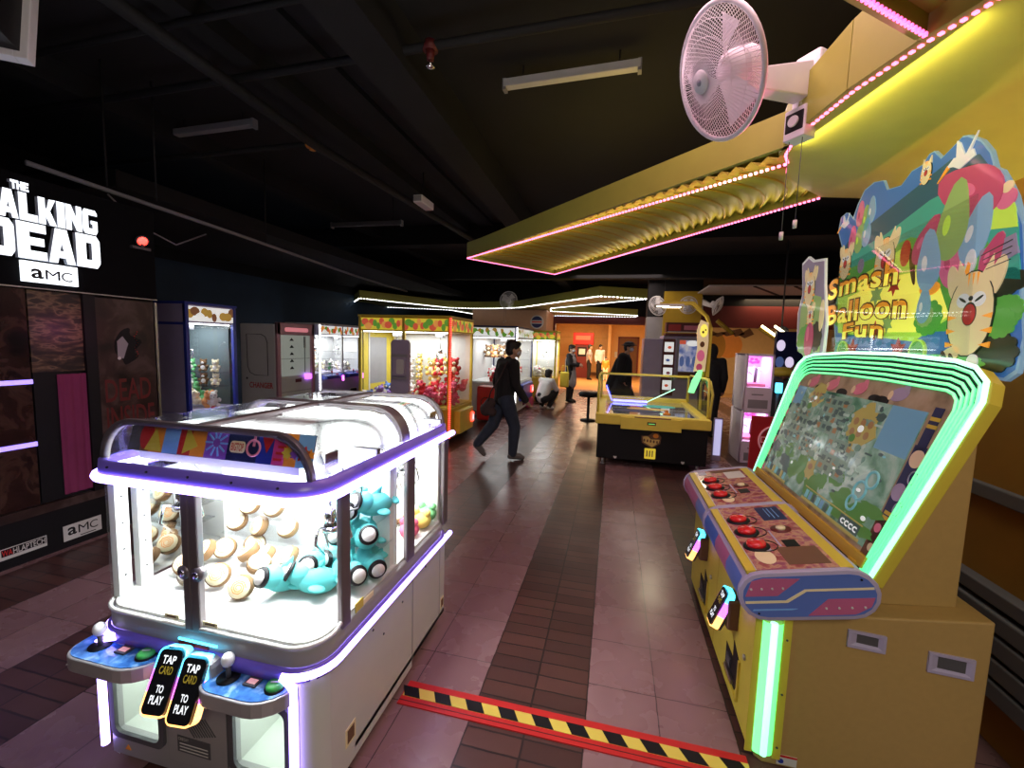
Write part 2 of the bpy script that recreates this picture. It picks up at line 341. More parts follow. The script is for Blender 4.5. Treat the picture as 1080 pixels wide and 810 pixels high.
# ---- ceiling services
def run(name, pts, r, label, cat, m='pipe_black', group=None):
    return solo(B(m).tube(pts, r, 10), name, label, cat, group)
run('sprinkler_pipe', [(-6.9, 2.95, 3.5), (-2.4, 2.82, 3.5), (1.3, 2.67, 3.5)], .028, 'thin black pipe crossing the ceiling past the red sprinkler', 'pipe')
run('sprinkler_pipe', [(-6.9, 3.8, 3.42), (-2.93, 3.71, 3.42)], .025, 'thin black pipe running left from the small orange pipe fitting', 'pipe')
run('sprinkler_pipe', [(-2.76, 1.6, 3.40), (-2.84, 3.71, 3.40), (-2.55, 7.5, 3.40)], .045, 'thick black pipe running away along the ceiling beam', 'pipe')
run('sprinkler_pipe', [(-6.9, 2.5, 3.56), (-2.41, 2.35, 3.56), (-1.55, 2.33, 3.56), (1.2, 2.2, 3.56)], .022, 'thin black pipe crossing nearest the top edge of the ceiling', 'pipe')
run('conduit', [(-3.95, 2.2, 2.72), (-4.2, 4.2, 2.72), (-4.55, 7.0, 2.70), (-4.7, 9.2, 2.7)], .018, 'long thin grey conduit hanging above the horror shooting booth', 'conduit', 'rail_grey')
run('cable', [(-4.05, 2.75, 2.70), (-4.0, 2.95, 2.5), (-4.05, 3.3, 2.42), (-4.15, 3.7, 2.62)], .007, 'loose black cable sagging below the long ceiling conduit', 'cable', 'rail_grey')
for i, (x, y, z0, lb) in enumerate(((-3.95, 3.06, 2.74, 'thin ceiling rod between the vent and the near batten light'), (-4.05, 2.75, 2.74, 'thin ceiling rod just above the horror booth letters'), (-4.25, 4.6, 2.74, 'thin ceiling rod above the blue claw machine'), (-2.42, 5.15, 3.355, 'thin ceiling rod holding up the white emergency light'))):
    solo(B('pipe_black').cyl((x, y, z0), (x, y, 3.72), .008, n=8), 'hanger_rod', lb, 'rod')
def batten(p0, p1, label, m='off_white'):
    p0, p1 = V(p0), V(p1); d = (p1 - p0); L = d.length; f = Fr(p0, d, (0, 0, 1))
    t = thing('batten_light', label, 'light fitting', (p0 + p1) / 2, 'unlit battens on the ceiling')
    B(m).obox(f, 0, L, -.03, .03, -.035, .035).build('housing', t, bevel=.008)
    for q in (-.006, L - .02): B('grey').obox(f, q, q + .026, -.05, .034, -.03, .03).build('lamp_holder', t)
    for q in (.15, L - .15): B('pipe_black').cyl(f.p(q, .03), f.p(q, .03) + V((0, 0, 3.72 - p0.z - .03)), .006, n=6).build('hanger', t)
    return t
batten((-.94, 3.44, 3.6), (.08, 3.38, 3.6), 'unlit white batten light on the black ceiling beside the yellow finger canopy')
batten((-4.45, 3.64, 3.6), (-3.42, 3.6, 3.6), 'unlit grey batten light high above the horror shooting booth', 'grey')
batten((-4.4, 6.1, 3.35), (-3.2, 6.1, 3.35), 'small dark batten light with a dangling coil under the far ceiling', 'dark_grey')
t = thing('emergency_light', 'white box emergency light hanging from a rod under the ceiling beam', 'light fitting', (-2.4, 5.15, 3.3))
B('white').box(-2.48, -2.36, 5.0, 5.35, 3.27, 3.36).build('housing', t, bevel=.01); B('grey').box(-2.47, -2.37, 4.99, 5.0, 3.285, 3.345).build('lens', t)
t = thing('fire_sprinkler', 'red sprinkler head hanging from the thin black pipe', 'sprinkler', (-1.26, 2.77, 3.36))
B('dark_red').cyl((-1.26, 2.77, 3.53), (-1.26, 2.77, 3.47), .035, .05).cyl((-1.26, 2.77, 3.47), (-1.26, 2.77, 3.41), .03, .022).build('fitting', t); B('chrome').cyl((-1.26, 2.77, 3.41), (-1.26, 2.77, 3.37), .012, .02).lathe([(.001, 3.36), (.03, 3.365), (.03, 3.37), (.001, 3.372)], (-1.26, 2.77, 0)).build('deflector', t)
solo(B('orange').cyl((-2.93, 3.71, 3.42), (-2.84, 3.71, 3.40), .04, n=12).cyl((-2.88, 3.71, 3.41), (-2.88, 3.71, 3.36), .03, n=10), 'pipe_fitting', 'small orange coupling where two black ceiling pipes meet', 'fitting')
t = thing('air_vent', 'white louvred air vent cut by the top left corner of the view', 'vent', (-2.9, 1.55, 2.9))
f = Fr((-2.82, 1.62, 2.88), (-.75, -.55, 0), (0, .1, 1))
b = B('white')
for a in ((0, .05, 0, .42), (.55, .6, 0, .42), (.05, .55, 0, .05), (.05, .55, .37, .42)): b.obox(f, a[0], a[1], a[2], a[3], -.03, .03)
b.build('frame', t, bevel=.004); b = B('off_white')
for i in range(8): b.obox(Fr(f.p(.05, .07 + i * .038, 0), f.u, f.v + f.n * .9), 0, .5, 0, .04, 0, .004)
b.build('louvres', t); B('black').obox(f, .03, .57, .03, .4, -.2, -.028).build('duct', t)
# ================================================================ canopies
def canopy_dots(b, p0, p1, step, sz, m='led_pinkwhite'):
    p0, p1 = V(p0), V(p1); d = p1 - p0; n = max(2, int(d.length / step)); f = Fr(p0, d, (0, 0, 1)); b.m(m)
    for i in range(n): b.obox(f, d.length * (i + .25) / n, d.length * (i + .7) / n, -sz, sz, -sz, sz)
def fascia(b, pts, z0, z1s, th=.03):
    for (p, q), (ha, hb) in zip(zip(pts, pts[1:]), zip(z1s, z1s[1:])):
        p, q = V((*p, 0)), V((*q, 0)); n = (q - p).cross(V((0, 0, 1))).normalized() * th
        vs = [p + V((0, 0, z0)), q + V((0, 0, z0)), q + V((0, 0, hb)), p + V((0, 0, ha))]
        b.add(vs + [v + n for v in vs], [(0, 1, 2, 3), (7, 6, 5, 4), (0, 4, 5, 1), (1, 5, 6, 2), (2, 6, 7, 3), (3, 7, 4, 0)])
Z = 2.6
t = thing('canopy', 'yellow canopy arm with pink edge lights flaring from the orange wall', 'canopy', (1.6, 2.0, Z))
A0, A1 = (-1.78, 5.02), (-.89, 6.26); R0, R1 = (.85, 2.67), (1.25, 3.27)
edge = [(1.35, .55), (1.18, 1.0), (1.07, 1.35), (.99, 1.58), (.92, 1.74), (.84, 1.99), (.79, 2.28), (.785, 2.44), (.80, 2.56), R0]
b = B('canopy_yellow'); fascia(b, edge[::-1][1:], Z, [2.77, 2.79, 2.82, 2.85, 2.87, 2.9, 2.9, 2.9, 2.9]); fascia(b, [(.785, 2.44), A0], Z, [2.77, 2.77]); fascia(b, [A0, A1], Z, [2.77, 2.77]); fascia(b, [A1, R1], Z, [2.77, 2.77]); fascia(b, [R1, (1.62, 3.36), (2.2, 3.36)], Z, [2.77] * 3)
b.build('fascia', t)
# slatted wavy underside of the finger
b = B('canopy_yellow_lightened'); n = 40; rings = []
a0, a1, r0, r1 = (V((*p, 0)) for p in (A0, A1, R0, R1))
for i in range(n * 4 + 1):
    s = i / (n * 4); p, q = r0.lerp(a0, s), r1.lerp(a1, s); row = []
    for j in range(9):
        v = j / 8; c = p.lerp(q, v); c = c + (r0 - a0).normalized() * (.16 * sin(pi * v) * (1 - .3 * s))
        row.append(c + V((0, 0, Z + .05 + .018 * sin(2 * pi * s * n))))
    rings.append(row)
b.loft(rings, caps=False, closed=False); b.build('underside', t)
b = B('canopy_yellow').prism([(*A0, 2.76), (*A1, 2.76), (*R1, 2.76), (*R0, 2.76)], (0, 0, .02)); b.m('canopy_yellow').prism([(.8, 2.5, 2.76), (.86, 1.95, 2.76), (1.0, 1.58, 2.76), (1.36, .55, 2.76), (2.2, .55, 2.76), (2.2, 3.3, 2.76), (1.25, 3.27, 2.76)], (0, 0, .02)); b.build('top_board', t)
ribs = B('yellow_deep')
for i in range(22):
    s = .04 + i * .042; p = r0.lerp(a0, s); q = r1.lerp(a1, s); d = (q - p); pts = [p + d * v + (r0 - a0).normalized() * (.16 * sin(pi * v) * (1 - .3 * s)) + V((0, 0, Z + .03)) for v in [k / 8 * .9 + .04 for k in range(9)]]
    ribs.tube(pts, .007, 5)
ribs.build('ribs', t)
# cove: the canopy curving down into the wall
wallc = [(1.6, .5), (1.6, .9), (1.6, 1.2), (1.6, 1.45), (1.6, 1.65), (1.6, 1.95), (1.6, 2.2), (1.6, 2.36), (1.6, 2.46), (1.6, 2.56), (1.62, 2.7), (1.65, 2.85), (1.74, 2.97), (1.9, 3.05)]
edc = edge + [(.90, 2.84), (1.05, 3.05), R1, (1.7, 3.36)]
b = B('canopy_yellow_lightened'); rings = []
for k in range(13):
    u = k / 12; a = u * pi / 2
    rings.append([(e[0] + (w[0] - e[0]) * (.4 * u + .6 * sin(a)), e[1] + (w[1] - e[1]) * (.4 * u + .6 * sin(a)), Z - .26 * (.4 * u + .6 * (1 - cos(a)))) for e, w in zip(edc, wallc)])
b.loft(rings, caps=False, closed=False); b.build('cove', t)
b = B('led_pinkwhite')
for p, q in zip(edge, edge[1:]): canopy_dots(b, (*p, Z), (*q, Z), .027, .006)
canopy_dots(b, (*R0, Z - .004), (*A0, Z - .004), .03, .006); canopy_dots(b, (*A0, Z - .004), (*A1, Z - .004), .022, .005, 'led_pinkwhite'); canopy_dots(b, (*A1, Z - .004), (*R1, Z - .004), .03, .006)
for p, q in zip(edc[9:13], edc[10:13]): canopy_dots(b, (*p, Z + .01), (*q, Z + .01), .02, .003)
b.build('edge_lights', t)
# second finger leaving the canopy above the view
F0, F1 = (.90, 1.70), (.99, 1.42); G0, G1 = (.30, 1.25), (.46, .95)
b = B('canopy_yellow'); fascia(b, [F0, G0], Z, [2.85, 2.85]); fascia(b, [G1, F1], Z, [2.85, 2.85]); b.prism([(*F0, 2.66), (*G0, 2.66), (*G1, 2.66), (*F1, 2.66)], (0, 0, .015))
b.build('second_arm', t)
b = B(); canopy_dots(b, (*F0, Z - .004), (*G0, Z - .004), .02, .006, 'led_pink'); b.build('edge_lights', t)
def strip_light(name, p0, p1, aim, power, color, w=.03):
    p0, p1 = V(p0), V(p1); x = (p1 - p0).normalized(); z = -V(aim); z = (z - x * z.dot(x)).normalized(); y = z.cross(x)
    o = area(name, (0, 0, 0), (p1 - p0).length, power, color, sizey=w); o.matrix_world = Matrix.Translation((p0 + p1) / 2) @ Matrix((x, y, z)).transposed().to_4x4(); return o
strip_light('canopy_fill_strip', (.78, 2.72, 2.585), (-1.70, 5.05, 2.585), (.5, .55, .35), 1.9, (1, .78, .42)); strip_light('canopy_fill_strip', (1.16, 3.24, 2.585), (-.86, 6.16, 2.585), (-.5, -.55, .35), 1.9, (1, .78, .42))  # warm strips beside the pink LEDs, added to brighten the finger's underside
strip_light('canopy_fill_strip', (.80, 2.44, 2.57), (.98, 1.62, 2.57), (1, .15, -.22), 1.5, (1, .92, .4))  # yellow strip added at the LED edge to brighten the cove
area('canopy_pink_glow', (.72, 2.1, 2.56), .06, 2.2, (1, .15, .35), (0, radians(60), radians(20)), sizey=.8)
# fan on the fascia
def wall_fan(c, d, dia, mount, label, up=(0, 0, 1), wires=True, cat='fan', group=None):
    """c grille centre, d facing direction, mount: point on the wall"""
    c = V(c); d = V(d).normalized(); R = dia / 2; mount = V(mount); u = d.cross(V(up)).normalized(); w = u.cross(d)
    t = thing('wall_fan', label, cat, mount, group)
    def circ(r, z, n=48): return [c + d * z + (u * cos(q) + w * sin(q)) * r for q in [2 * pi * i / n for i in range(n)]]
    g = B('white'); g.tube(circ(R, .0), R * .045, 8, True)
    for rr_, z in ((.33, .30), (.6, .25), (.82, .155)): g.tube(circ(R * rr_, R * z, 36), R * .006, 4, True)
    NW = 84
    for i in range(NW):
        q0 = 2 * pi * i / NW; pts = []
        for k in range(6):
            s = .17 + .83 * k / 5; q = q0 + .35 * s; pts.append(c + d * (R * .36 * (1 - s ** 2.2)) + (u * cos(q) + w * sin(q)) * R * s)
        g.tube(pts, R * .0062, 4)
        g.tube([c + d * (-R * .42 * (1 - s ** 3)) + (u * cos(q0) + w * sin(q0)) * R * s for s in (.25, .6, .85, 1)], R * .006, 4)
    g.build('grille', t)
    B('white').lathe([(.001, .40 * R), (R * .17, .385 * R), (R * .19, .33 * R), (R * .001, .32 * R)], c, d, 24).m('grey').lathe([(.001, .412 * R), (R * .055, .40 * R), (R * .055, .38 * R)], c, d, 16).build('badge', t)
    bl = B('white')
    for k in range(3):
        q = 2 * pi * k / 3; vs = []
        for s in (.15, .5, .85):
            for o in (-.38, .38): qq = q + .25 * s + o * (1.2 if s < .3 else 1); vs.append(c + d * (-.05 * R + o * R * .25) + (u * cos(qq) + w * sin(qq)) * R * s)
        bl.add(vs, [(0, 1, 3, 2), (2, 3, 5, 4)], True)
    bl.build('blades', t)
    B('white').lathe([(.001, -.75 * R), (R * .24, -.72 * R), (R * .3, -.6 * R), (R * .3, -.2 * R), (R * .2, -.1 * R)], c, d, 20).build('motor', t)
    back = c - d * R * .5 - V((0, 0, R * .25))
    br = B('white'); mid = mount + (back - mount) * .35; v = (mount - back); v.z = 0; v.normalize(); sd = v.cross(V((0, 0, 1)))
    br.loft([[back + sd * a * R * .12 + V((0, 0, e * R * .16)) for a, e in ((-1, -1), (1, -1), (1, 1), (-1, 1))], [mount - v * .02 + sd * a * R * .17 + V((0, 0, e * R * .32 + .02)) for a, e in ((-1, -1), (1, -1), (1, 1), (-1, 1))]], smooth=False)
    br.build('bracket', t, bevel=.006)
    fr = Fr(mount, sd, (0, 0, 1), -v)
    B('white').obox(fr, -R * .24, R * .24, -R * .55, R * .62, -.045, .01).build('wall_plate', t, bevel=.012)
    ctl = B('white').obox(fr, -R * .2, R * .2, -R * .95, -R * .4, -.02, .06); ctl.m('black').obox(fr, -R * .17, R * .17, -R * .82, -R * .48, .055, .064).m('white').fell(fr, 0, -R * .65, R * .1, R * .1, .064, .075); ctl.build('control_box', t, bevel=.01)
    if wires:
        for a, e in ((-.03, .40), (.03, .36)):
            pc = B('dark_grey').cyl(fr.p(a, -R * .95, .04), fr.p(a, -R * .95 - e, .04), .0018, n=5).build('pull_cord', t)
            B('off_white').cyl(fr.p(a, -R * .95 - e, .04), fr.p(a, -R * .95 - e - .035, .04), .009, n=8).build('cord_toggle', pc)
    return t
wall_fan((.36, 2.02, 2.72), (-.84, -.34, -.42), .48, (.78, 2.30, 2.78), 'large white caged wall fan on the yellow canopy edge')
# ================================================================ big white four-player claw machine in front
CX, CY = -1.315, 1.64
cm = thing('claw_machine', 'big white four-player claw machine with violet-white light bars and blue control trays', 'claw machine', (CX, CY, 0))
X0, X1, Y0, Y1 = -1.77, -.86, 1.085, 2.2
def ring(z, g=0, r=.11, n=7): return [(a, b, z) for a, b in rr(X0 - g, X1 + g, Y0 - g, Y1 + g, max(.01, r + g), n)]
def front_path(z, g, yb=Y1, r=.11, n=8):
    a0, a1, b = X0 - g, X1 + g, Y0 - g; r += g; P = [(a0, yb, z)]
    P += [(a0 + r - r * cos(t), b + r - r * sin(t), z) for t in [pi / 2 * i / n for i in range(n + 1)]]
    P += [(a1 - r + r * sin(t), b + r - r * cos(t), z) for t in [pi / 2 * i / n for i in range(n + 1)]]
    return P + [(a1, yb, z)]
# lower body: side shell, back, and a front plate with two prize openings
b = B('body_white'); t_ = .02
for xa, xb in ((X0, X0 + t_), (X1 - t_, X1)):
    b.box(xa, xb, 1.16, 1.76, .055, .54).box(xa, xb, 1.762, Y1 - .05, .09, .54)
b.box(X0 + .05, X1 - .05, Y1 - .02, Y1, .09, .54).box(X0, X1, 1.30, Y1 - .05, .09, .11)
for sx in (0, 1):   # rounded front corners
    cx = X1 - .08 if sx else X0 + .08; t0 = -pi / 2 if sx else pi; b.loft([[(cx + .08 * cos(t0 + pi / 2 * i / 6), 1.165 + .08 * sin(t0 + pi / 2 * i / 6), z) for i in range(7)] for z in (.055, .54)], caps=False, closed=False)
b.m('grey').box(X1 - .001, X1 + .0015, 1.757, 1.765, .09, .54).box(X1 - .001, X1 + .0015, 2.08, 2.085, .09, .54)
sd = Fr((X1, 0, 0), (0, 1, 0), (0, 0, 1), (1, 0, 0))
b.m('cream').obox(sd, 1.24, 1.30, .14, .21, 0, .002).obox(sd, 2.1, 2.14, .13, .19, 0, .002).m('brown').obox(sd, 1.25, 1.29, .15, .2, .002, .003).obox(sd, 2.105, 2.135, .14, .18, .002, .003)
b.m('dark_grey')
for y, z in ((1.42, .47), (1.66, .44), (1.9, .48), (1.5, .4)): b.cyl((X1, y, z), (X1 + .003, y, z), .005, n=8)
b.build('side_panels', cm, weld=True)
ff = Fr((0, Y0, 0), (1, 0, 0), (0, 0, 1), (0, -1, 0))
b = B('body_grey')
OP = ((-1.69, -1.485, .155, .40), (-1.17, -.965, .155, .40))
b.obox(ff, -1.69, -.965, .40, .46, -.02, 0).obox(ff, -1.69, -.965, .06, .155, -.02, 0).obox(ff, -1.485, -1.17, .155, .40, -.02, 0).obox(ff, -1.72, -1.69, .06, .46, -.02, 0).obox(ff, -.965, -.92, .06, .46, -.02, 0)
b.m('dark_grey').obox(ff, -1.455, -1.2, .10, .36, 0, .003).m('body_grey').obox(ff, -1.452, -1.203, .103, .357, .003, .005).m('dark_grey')
for i in range(9): b.obox(Fr(ff.p(-1.38 + i * .011, .27 + i * .003), (.4, 0, -.5), (.5, 0, .4), (0, -1, 0)), 0, .07, 0, .004, .004, .007)
b.obox(ff, -1.41, -1.27, .15, .21, .004, .007).m('off_white').text(ff, 'CREDIT', -1.405, -1.36, .195, .205, .008)
for i in range(3): b.obox(ff, -1.4, -1.28, .157 + i * .012, .16 + i * .012, .007, .008)
b.m('orange').fpoly(ff, [(-1.66, .085), (-1.635, .085), (-1.6475, .105)], 0, .002)
b.build('front_panel', cm)
for k, (a0, a1, z0, z1) in enumerate(OP):
    b = B('body_white').box(a0, a1, 1.30, 1.31, z0, z1).box(a0 - .01, a0, Y0 + .02, 1.31, z0, z1).box(a1, a1 + .01, Y0 + .02, 1.31, z0, z1).box(a0, a1, Y0 + .02, 1.31, z0 - .01, z0).box(a0, a1, Y0 + .02, 1.31, z1, z1 + .01)
    pk = b.build('prize_pocket', cm); pk['label'] = 'bright prize pocket'
    b = B('dark_grey')
    o, i_ = rr(a0 - .018, a1 + .018, z0 - .018, z1 + .018, .03), rr(a0 + .002, a1 - .002, z0 + .002, z1 - .002, .028)
    b.loft([[ff.p(p, q, c) for p, q in s_] for s_, c in ((o, 0), (o, .012), (i_, .012), (i_, 0))], caps=False, smooth=False); b.build('pocket_rim', pk)
    B('acrylic').fpoly(ff, i_, .001, .004).build('flap', pk)
    B('pocket_light').box(a0 + .015, a1 - .015, 1.12, 1.29, z1 - .008, z1 - .003).build('pocket_lamp', pk)
# sill band between the light bar and the glass
b = B('body_grey'); b.loft([ring(.545, .0), ring(.60, .0), ring(.61, -.005), ring(.62, -.02)], caps=False); b.loft([ring(.44, -.004), ring(.545, -.004)], caps=False)
b.m('dark_red').obox(ff, -1.39, -1.265, .515, .565, 0, .003).m('red')
for i in range(3): b.obox(ff, -1.385, -1.27, .525 + i * .013, .529 + i * .013, .003, .004)
b.build('sill_band', cm)
b = B('off_white').prism([(p[0], p[1], .60) for p in ring(.6, -.015)], (0, 0, .025)); b.build('play_floor', cm)
# light bars
LB = lambda pts, r, nm, m='led_violet': B(m).tube(pts, r, 8).build(nm, cm)
LB(front_path(1.10, .018), .0145, 'upper_light_bar')
for sx in (1, 0):
    P = front_path(.528, .012)[9:] if sx else front_path(.528, .012)[:10]
    if not sx: P = P[::-1]
    P = [p for p in P if (p[0] > -.985 if sx else p[0] < -1.645)]
    LB(P, .013, 'lower_light_bar'); xx = -.93 if sx else -1.735
    LB([(P[0][0], P[0][1], .528), (xx, Y0 - .014, .50), (xx, Y0 - .014, .10)], .013, 'corner_light_bar')
b = B('violet_trim'); b.loft([ring(1.085, -.004), ring(1.085, .016), ring(1.155, .010), ring(1.155, -.012)], caps=False)
b.m('black')
for x in [X0 + .12 + i * .17 for i in range(5)]: b.cyl((x, Y0 - .011, 1.14), (x, Y0 - .016, 1.14), .004, n=6)
b.build('upper_trim', cm)
B('violet_trim').loft([ring(.505, .001), ring(.505, .012), ring(.55, .012), ring(.55, .001)], caps=False).build('lower_trim', cm)
# posts
b = B('brown_metal')
po = [b]
def post(x0, x1, y0, y1, lab=None):
    return B('brown_metal').box(x0, x1, y0, y1, .60, 1.10).build('post', cm, bevel=.006)
post(X1 - .02, X1 + .004, 1.225, 1.275); post(X1 - .02, X1 + .004, 1.70, 1.775); post(X1 - .02, X1 + .004, 2.12, Y1 - .02)
post(X0 - .004, X0 + .02, 1.225, 1.275); post(X0 - .004, X0 + .02, 1.70, 1.775); post(X0 - .004, X0 + .02, 2.12, Y1 - .02)
MX = -1.325
for s in (-1, 1):
    d = B('brown_metal').box(MX + (s - 1) * .0165, MX + (s + 1) * .0165 - .001, Y0 - .006, Y0 + .02, .605, 1.10)
    d.build('door_stile', cm, bevel=.005)
    lk = B('brown_metal').cyl((MX + s * .028, Y0 - .008, .81), (MX + s * .028, Y0 + .012, .81), .024, n=16).m('chrome').cyl((MX + s * .028, Y0 - .014, .81), (MX + s * .028, Y0 - .008, .81), .011, n=12); lk.build('door_lock', cm)
# glass
def pane(pts, z0, z1, nm, th=.005):
    b = B('glass'); P = [V((*p, 0)) for p in pts]; inn = []
    for i, p in enumerate(P):
        d = (P[min(i + 1, len(P) - 1)] - P[max(i - 1, 0)]).normalized(); inn.append(p + V((d.y, -d.x, 0)) * -th)
    vs = [p + V((0, 0, z)) for z in (z0, z1) for p in P]; n = len(P)
    b.add(vs, [(i, i + 1, n + i + 1, n + i) for i in range(n - 1)], True); b.build(nm, cm)
g = [p[:2] for p in front_path(0, -.003)]
pane(g[10:18] + [(X1 - .003, 1.225)] if False else [(MX + .034, Y0 + .003)] + g[10:19] + [(X1 - .003, 1.226)], .615, 1.09, 'door_glass')
pane([(X0 + .003, 1.226)] + g[1:10] + [(MX - .034, Y0 + .003)], .615, 1.09, 'door_glass')
for xx in (X1 - .004, X0 + .004):
    pane([(xx, 1.275), (xx, 1.70)], .61, 1.09, 'side_glass'); pane([(xx, 1.775), (xx, 2.12)], .61, 1.09, 'side_glass')
b = B('off_white')
b.tube([(MX + .03, Y0 - .003, .618)] + [(p[0], p[1] - .004, .618) for p in g[10:19]] + [(X1 - .002, 1.224, .63)], .007, 6); b.tube([(X0 + .002, 1.224, .63)] + [(p[0], p[1] - .004, .618) for p in g[1:10]] + [(MX - .03, Y0 - .003, .618)], .007, 6)
b.build('glass_seal', cm)
for q in (MX + .04, MX - .12): B('cream').obox(ff, q, q + .06, .635, .65, .001, .003).m('brown').obox(ff, q + .01, q + .05, .64, .645, .003, .004).build('glass_sticker', cm)
B('cream').obox(sd, 1.30, 1.42, .615, .635, .001, .003).build('glass_sticker', cm)
B('yellow').obox(sd, 1.30, 1.35, .615, .65, .001, .004).build('warning_sticker', cm)
# inside: back wall, side wall columns, mirror, shelves
mat('inner_white', (.86, .88, .87), .5, var=.02)
b = B('inner_white').box(X0 + .03, X1 - .02, 1.635, 1.645, .625, 1.12).box(X0 + .03, X1 - .02, 2.17, 2.18, .625, 1.12)
for y in (1.16, 1.235, 1.62): b.box(X0 + .015, X0 + .045, y - .022, y + .022, .625, 1.12)
b.box(X1 - .06, X1 - .03, 1.60, 1.635, .625, 1.12).box(X1 - .05, X1 - .025, 2.1, 2.17, .625, 1.12)
b.m('dark_grey')
for y in (1.16, 1.235):
    for z in (.7, .8, .9, 1.0): b.cyl((X0 + .045, y, z), (X0 + .047, y, z), .004, n=6)
b.build('inner_frame', cm)
mat('mirror', (.45, .45, .44), .04, 1, var=0)
B('mirror').box(X0 + .016, X0 + .022, 1.265, 1.60, .64, 1.06).box(-1.29, -.92, 1.647, 1.652, .82, 1.08).build('mirror_panels', cm)
b = B('acrylic').box(-1.66, -1.24, 1.50, 1.632, .72, .725).box(-1.66, -1.3, 1.52, 1.632, .80, .805).box(-1.12, -.89, 1.42, 1.632, .74, .745).box(-1.12, -.89, 1.44, 1.632, .86, .865)
b.box(-1.67, -1.45, 1.20, 1.205, .625, .70).box(-1.21, -1.205, 1.2, 1.42, .625, .66)
b.build('shelves', cm)
# lamps inside the cabinet
b = B('tube_white')
for x in (X0 + .05, X1 - .05): b.cyl((x, 1.14, 1.125), (x, 1.62, 1.125), .008, n=8).cyl((x, 1.68, 1.125), (x, 2.14, 1.125), .008, n=8)
b.cyl((X0 + .14, 1.12, 1.125), (X1 - .14, 1.12, 1.125), .008, n=8).cyl((-1.31, 1.17, 1.26), (-1.31, 2.14, 1.26), .008, n=8)
b.build('inner_tubes', cm)
for x, y in ((-1.53, 1.36), (-1.1, 1.36), (-1.53, 1.9), (-1.1, 1.9)):
    a_ = area('claw_machine_lamp', (x - CX, y - CY, 1.235),   .3, 17, (.96, 1, .98), sizey=.32); a_.parent = cm
# gantry and claws
def claw(cx, cy, z=.93):
    b = B('steel').box(cx - .2, cx + .2, cy - .012, cy + .012, 1.19, 1.21).box(cx - .05, cx + .05, cy - .05, cy + .05, 1.14, 1.19); b.build('claw_carriage', cm)
    b = B('steel').cyl((cx, cy, z + .06), (cx, cy, 1.15), .005, n=6).m('chrome').cyl((cx, cy, z), (cx, cy, z + .075), .024, .02, 14).cyl((cx, cy, z - .02), (cx, cy, z), .03, n=14)
    c = b.build('claw', cm)
    for k in range(3):
        q = 2 * pi * k / 3 + .4; d = V((cos(q), sin(q), 0)); o = V((cx, cy, z))
        B('chrome').tube([o + d * .02, o + d * .06 + V((0, 0, .015)), o + d * .075 + V((0, 0, -.045)), o + d * .03 + V((0, 0, -.10))], [.007, .007, .006, .004], 6).build('finger', c)
    h = B('dark_grey').tube([(cx + .03, cy, 1.14), (cx + .12, cy + .02, 1.05), (cx + .13, cy - .02, .99), (cx + .03, cy - .01, z + .05)], .004, 6); h.build('hose', cm)
claw(-1.60, 1.28, .94); claw(-1.0, 1.36, .90); claw(-1.02, 1.98, .93); claw(-1.55, 1.95, .95)
# domed lid
def dome(g=0, top=1.295, r=.14, n=8):
    a0, a1 = X0 + .03 + g, X1 - .03 - g; h = top - g - 1.15; P = [(a0 + r - r * cos(t), 1.15 + h * sin(t)) for t in [pi / 2 * i / n for i in range(n + 1)]]
    return P + [(a1 - r + r * sin(t), 1.15 + h * cos(t)) for t in [pi / 2 * i / n for i in range(n + 1)]]
def dome_band(bb, y0, y1, g0=0, g1=.008, i0=0, i1=99):
    o, i_ = dome(g0)[i0:i1], dome(g1)[i0:i1]; bb.loft([[(p[0], y, p[1]) for p in s] for s, y in ((o, y0), (o, y1), (i_, y1), (i_, y0), (o, y0))], caps=False, closed=False)
    return bb
lid = B('acrylic'); dome_band(lid, 1.13, 1.70, 0, .004); dome_band(lid, 1.775, 2.17, 0, .004); lid.build('lid', cm)
for y0, y1 in ((1.115, 1.135), (1.70, 1.775), (2.155, 2.18)): dome_band(B('brown_metal'), y0, y1, -.006, .012).build('lid_rib', cm)
B('brown_metal').box(MX - .02, MX + .02, 1.13, 2.17, 1.285, 1.302).build('lid_spine', cm, bevel=.004)
mat('lid_white', (.9, .95, .92), .4, emit=(.95, 1, .97), es=4.0, var=0)
for (xa, xb) in ((MX + .025, 99), (-1.62, MX - .025)):
    for y0, y1 in ((1.15, 1.69), (1.785, 2.145)):
        b = B('lid_white')
        if xb == 99:
            P = [(MX + .025, 1.279)] + dome(.014)[9:]; b.loft([[(p, y, q) for p, q in P] for y in (y0, y1)], caps=False, closed=False)
        else:
            P = [(xa, 1.18), (xa + .01, 1.235), (xa + .05, 1.27), (xb, 1.275)]; b.loft([[(p, y, q) for p, q in P] for y in (y0 + .05, y1 - .03)], caps=False, closed=False)
            b.loft([[(p, y, q) for p, q in P] + [(xb, y, 1.18)] for y in (y0 + .045, y0 + .05)])
        b.build('light_reflector', cm)
b = B('off_white').box(X0 + .06, -1.60, 1.2, 1.24, 1.16, 1.2).box(-1.6, -.95, 1.14, 1.15, 1.16, 1.19).m('steel').box(X0 + .05, X1 - .05, 1.4, 1.415, 1.165, 1.18).box(X0 + .05, X1 - .05, 1.95, 1.965, 1.165, 1.18).box(-1.64, -1.62, 1.2, 1.6, 1.19, 1.2)
b.m('chrome').box(-.95, -.9, 1.2, 1.27, 1.17, 1.22).box(-.95, -.9, 2.02, 2.1, 1.17, 1.23).box(-1.7, -1.64, 1.3, 1.36, 1.18, 1.23); b.build('gantry_rails', cm)
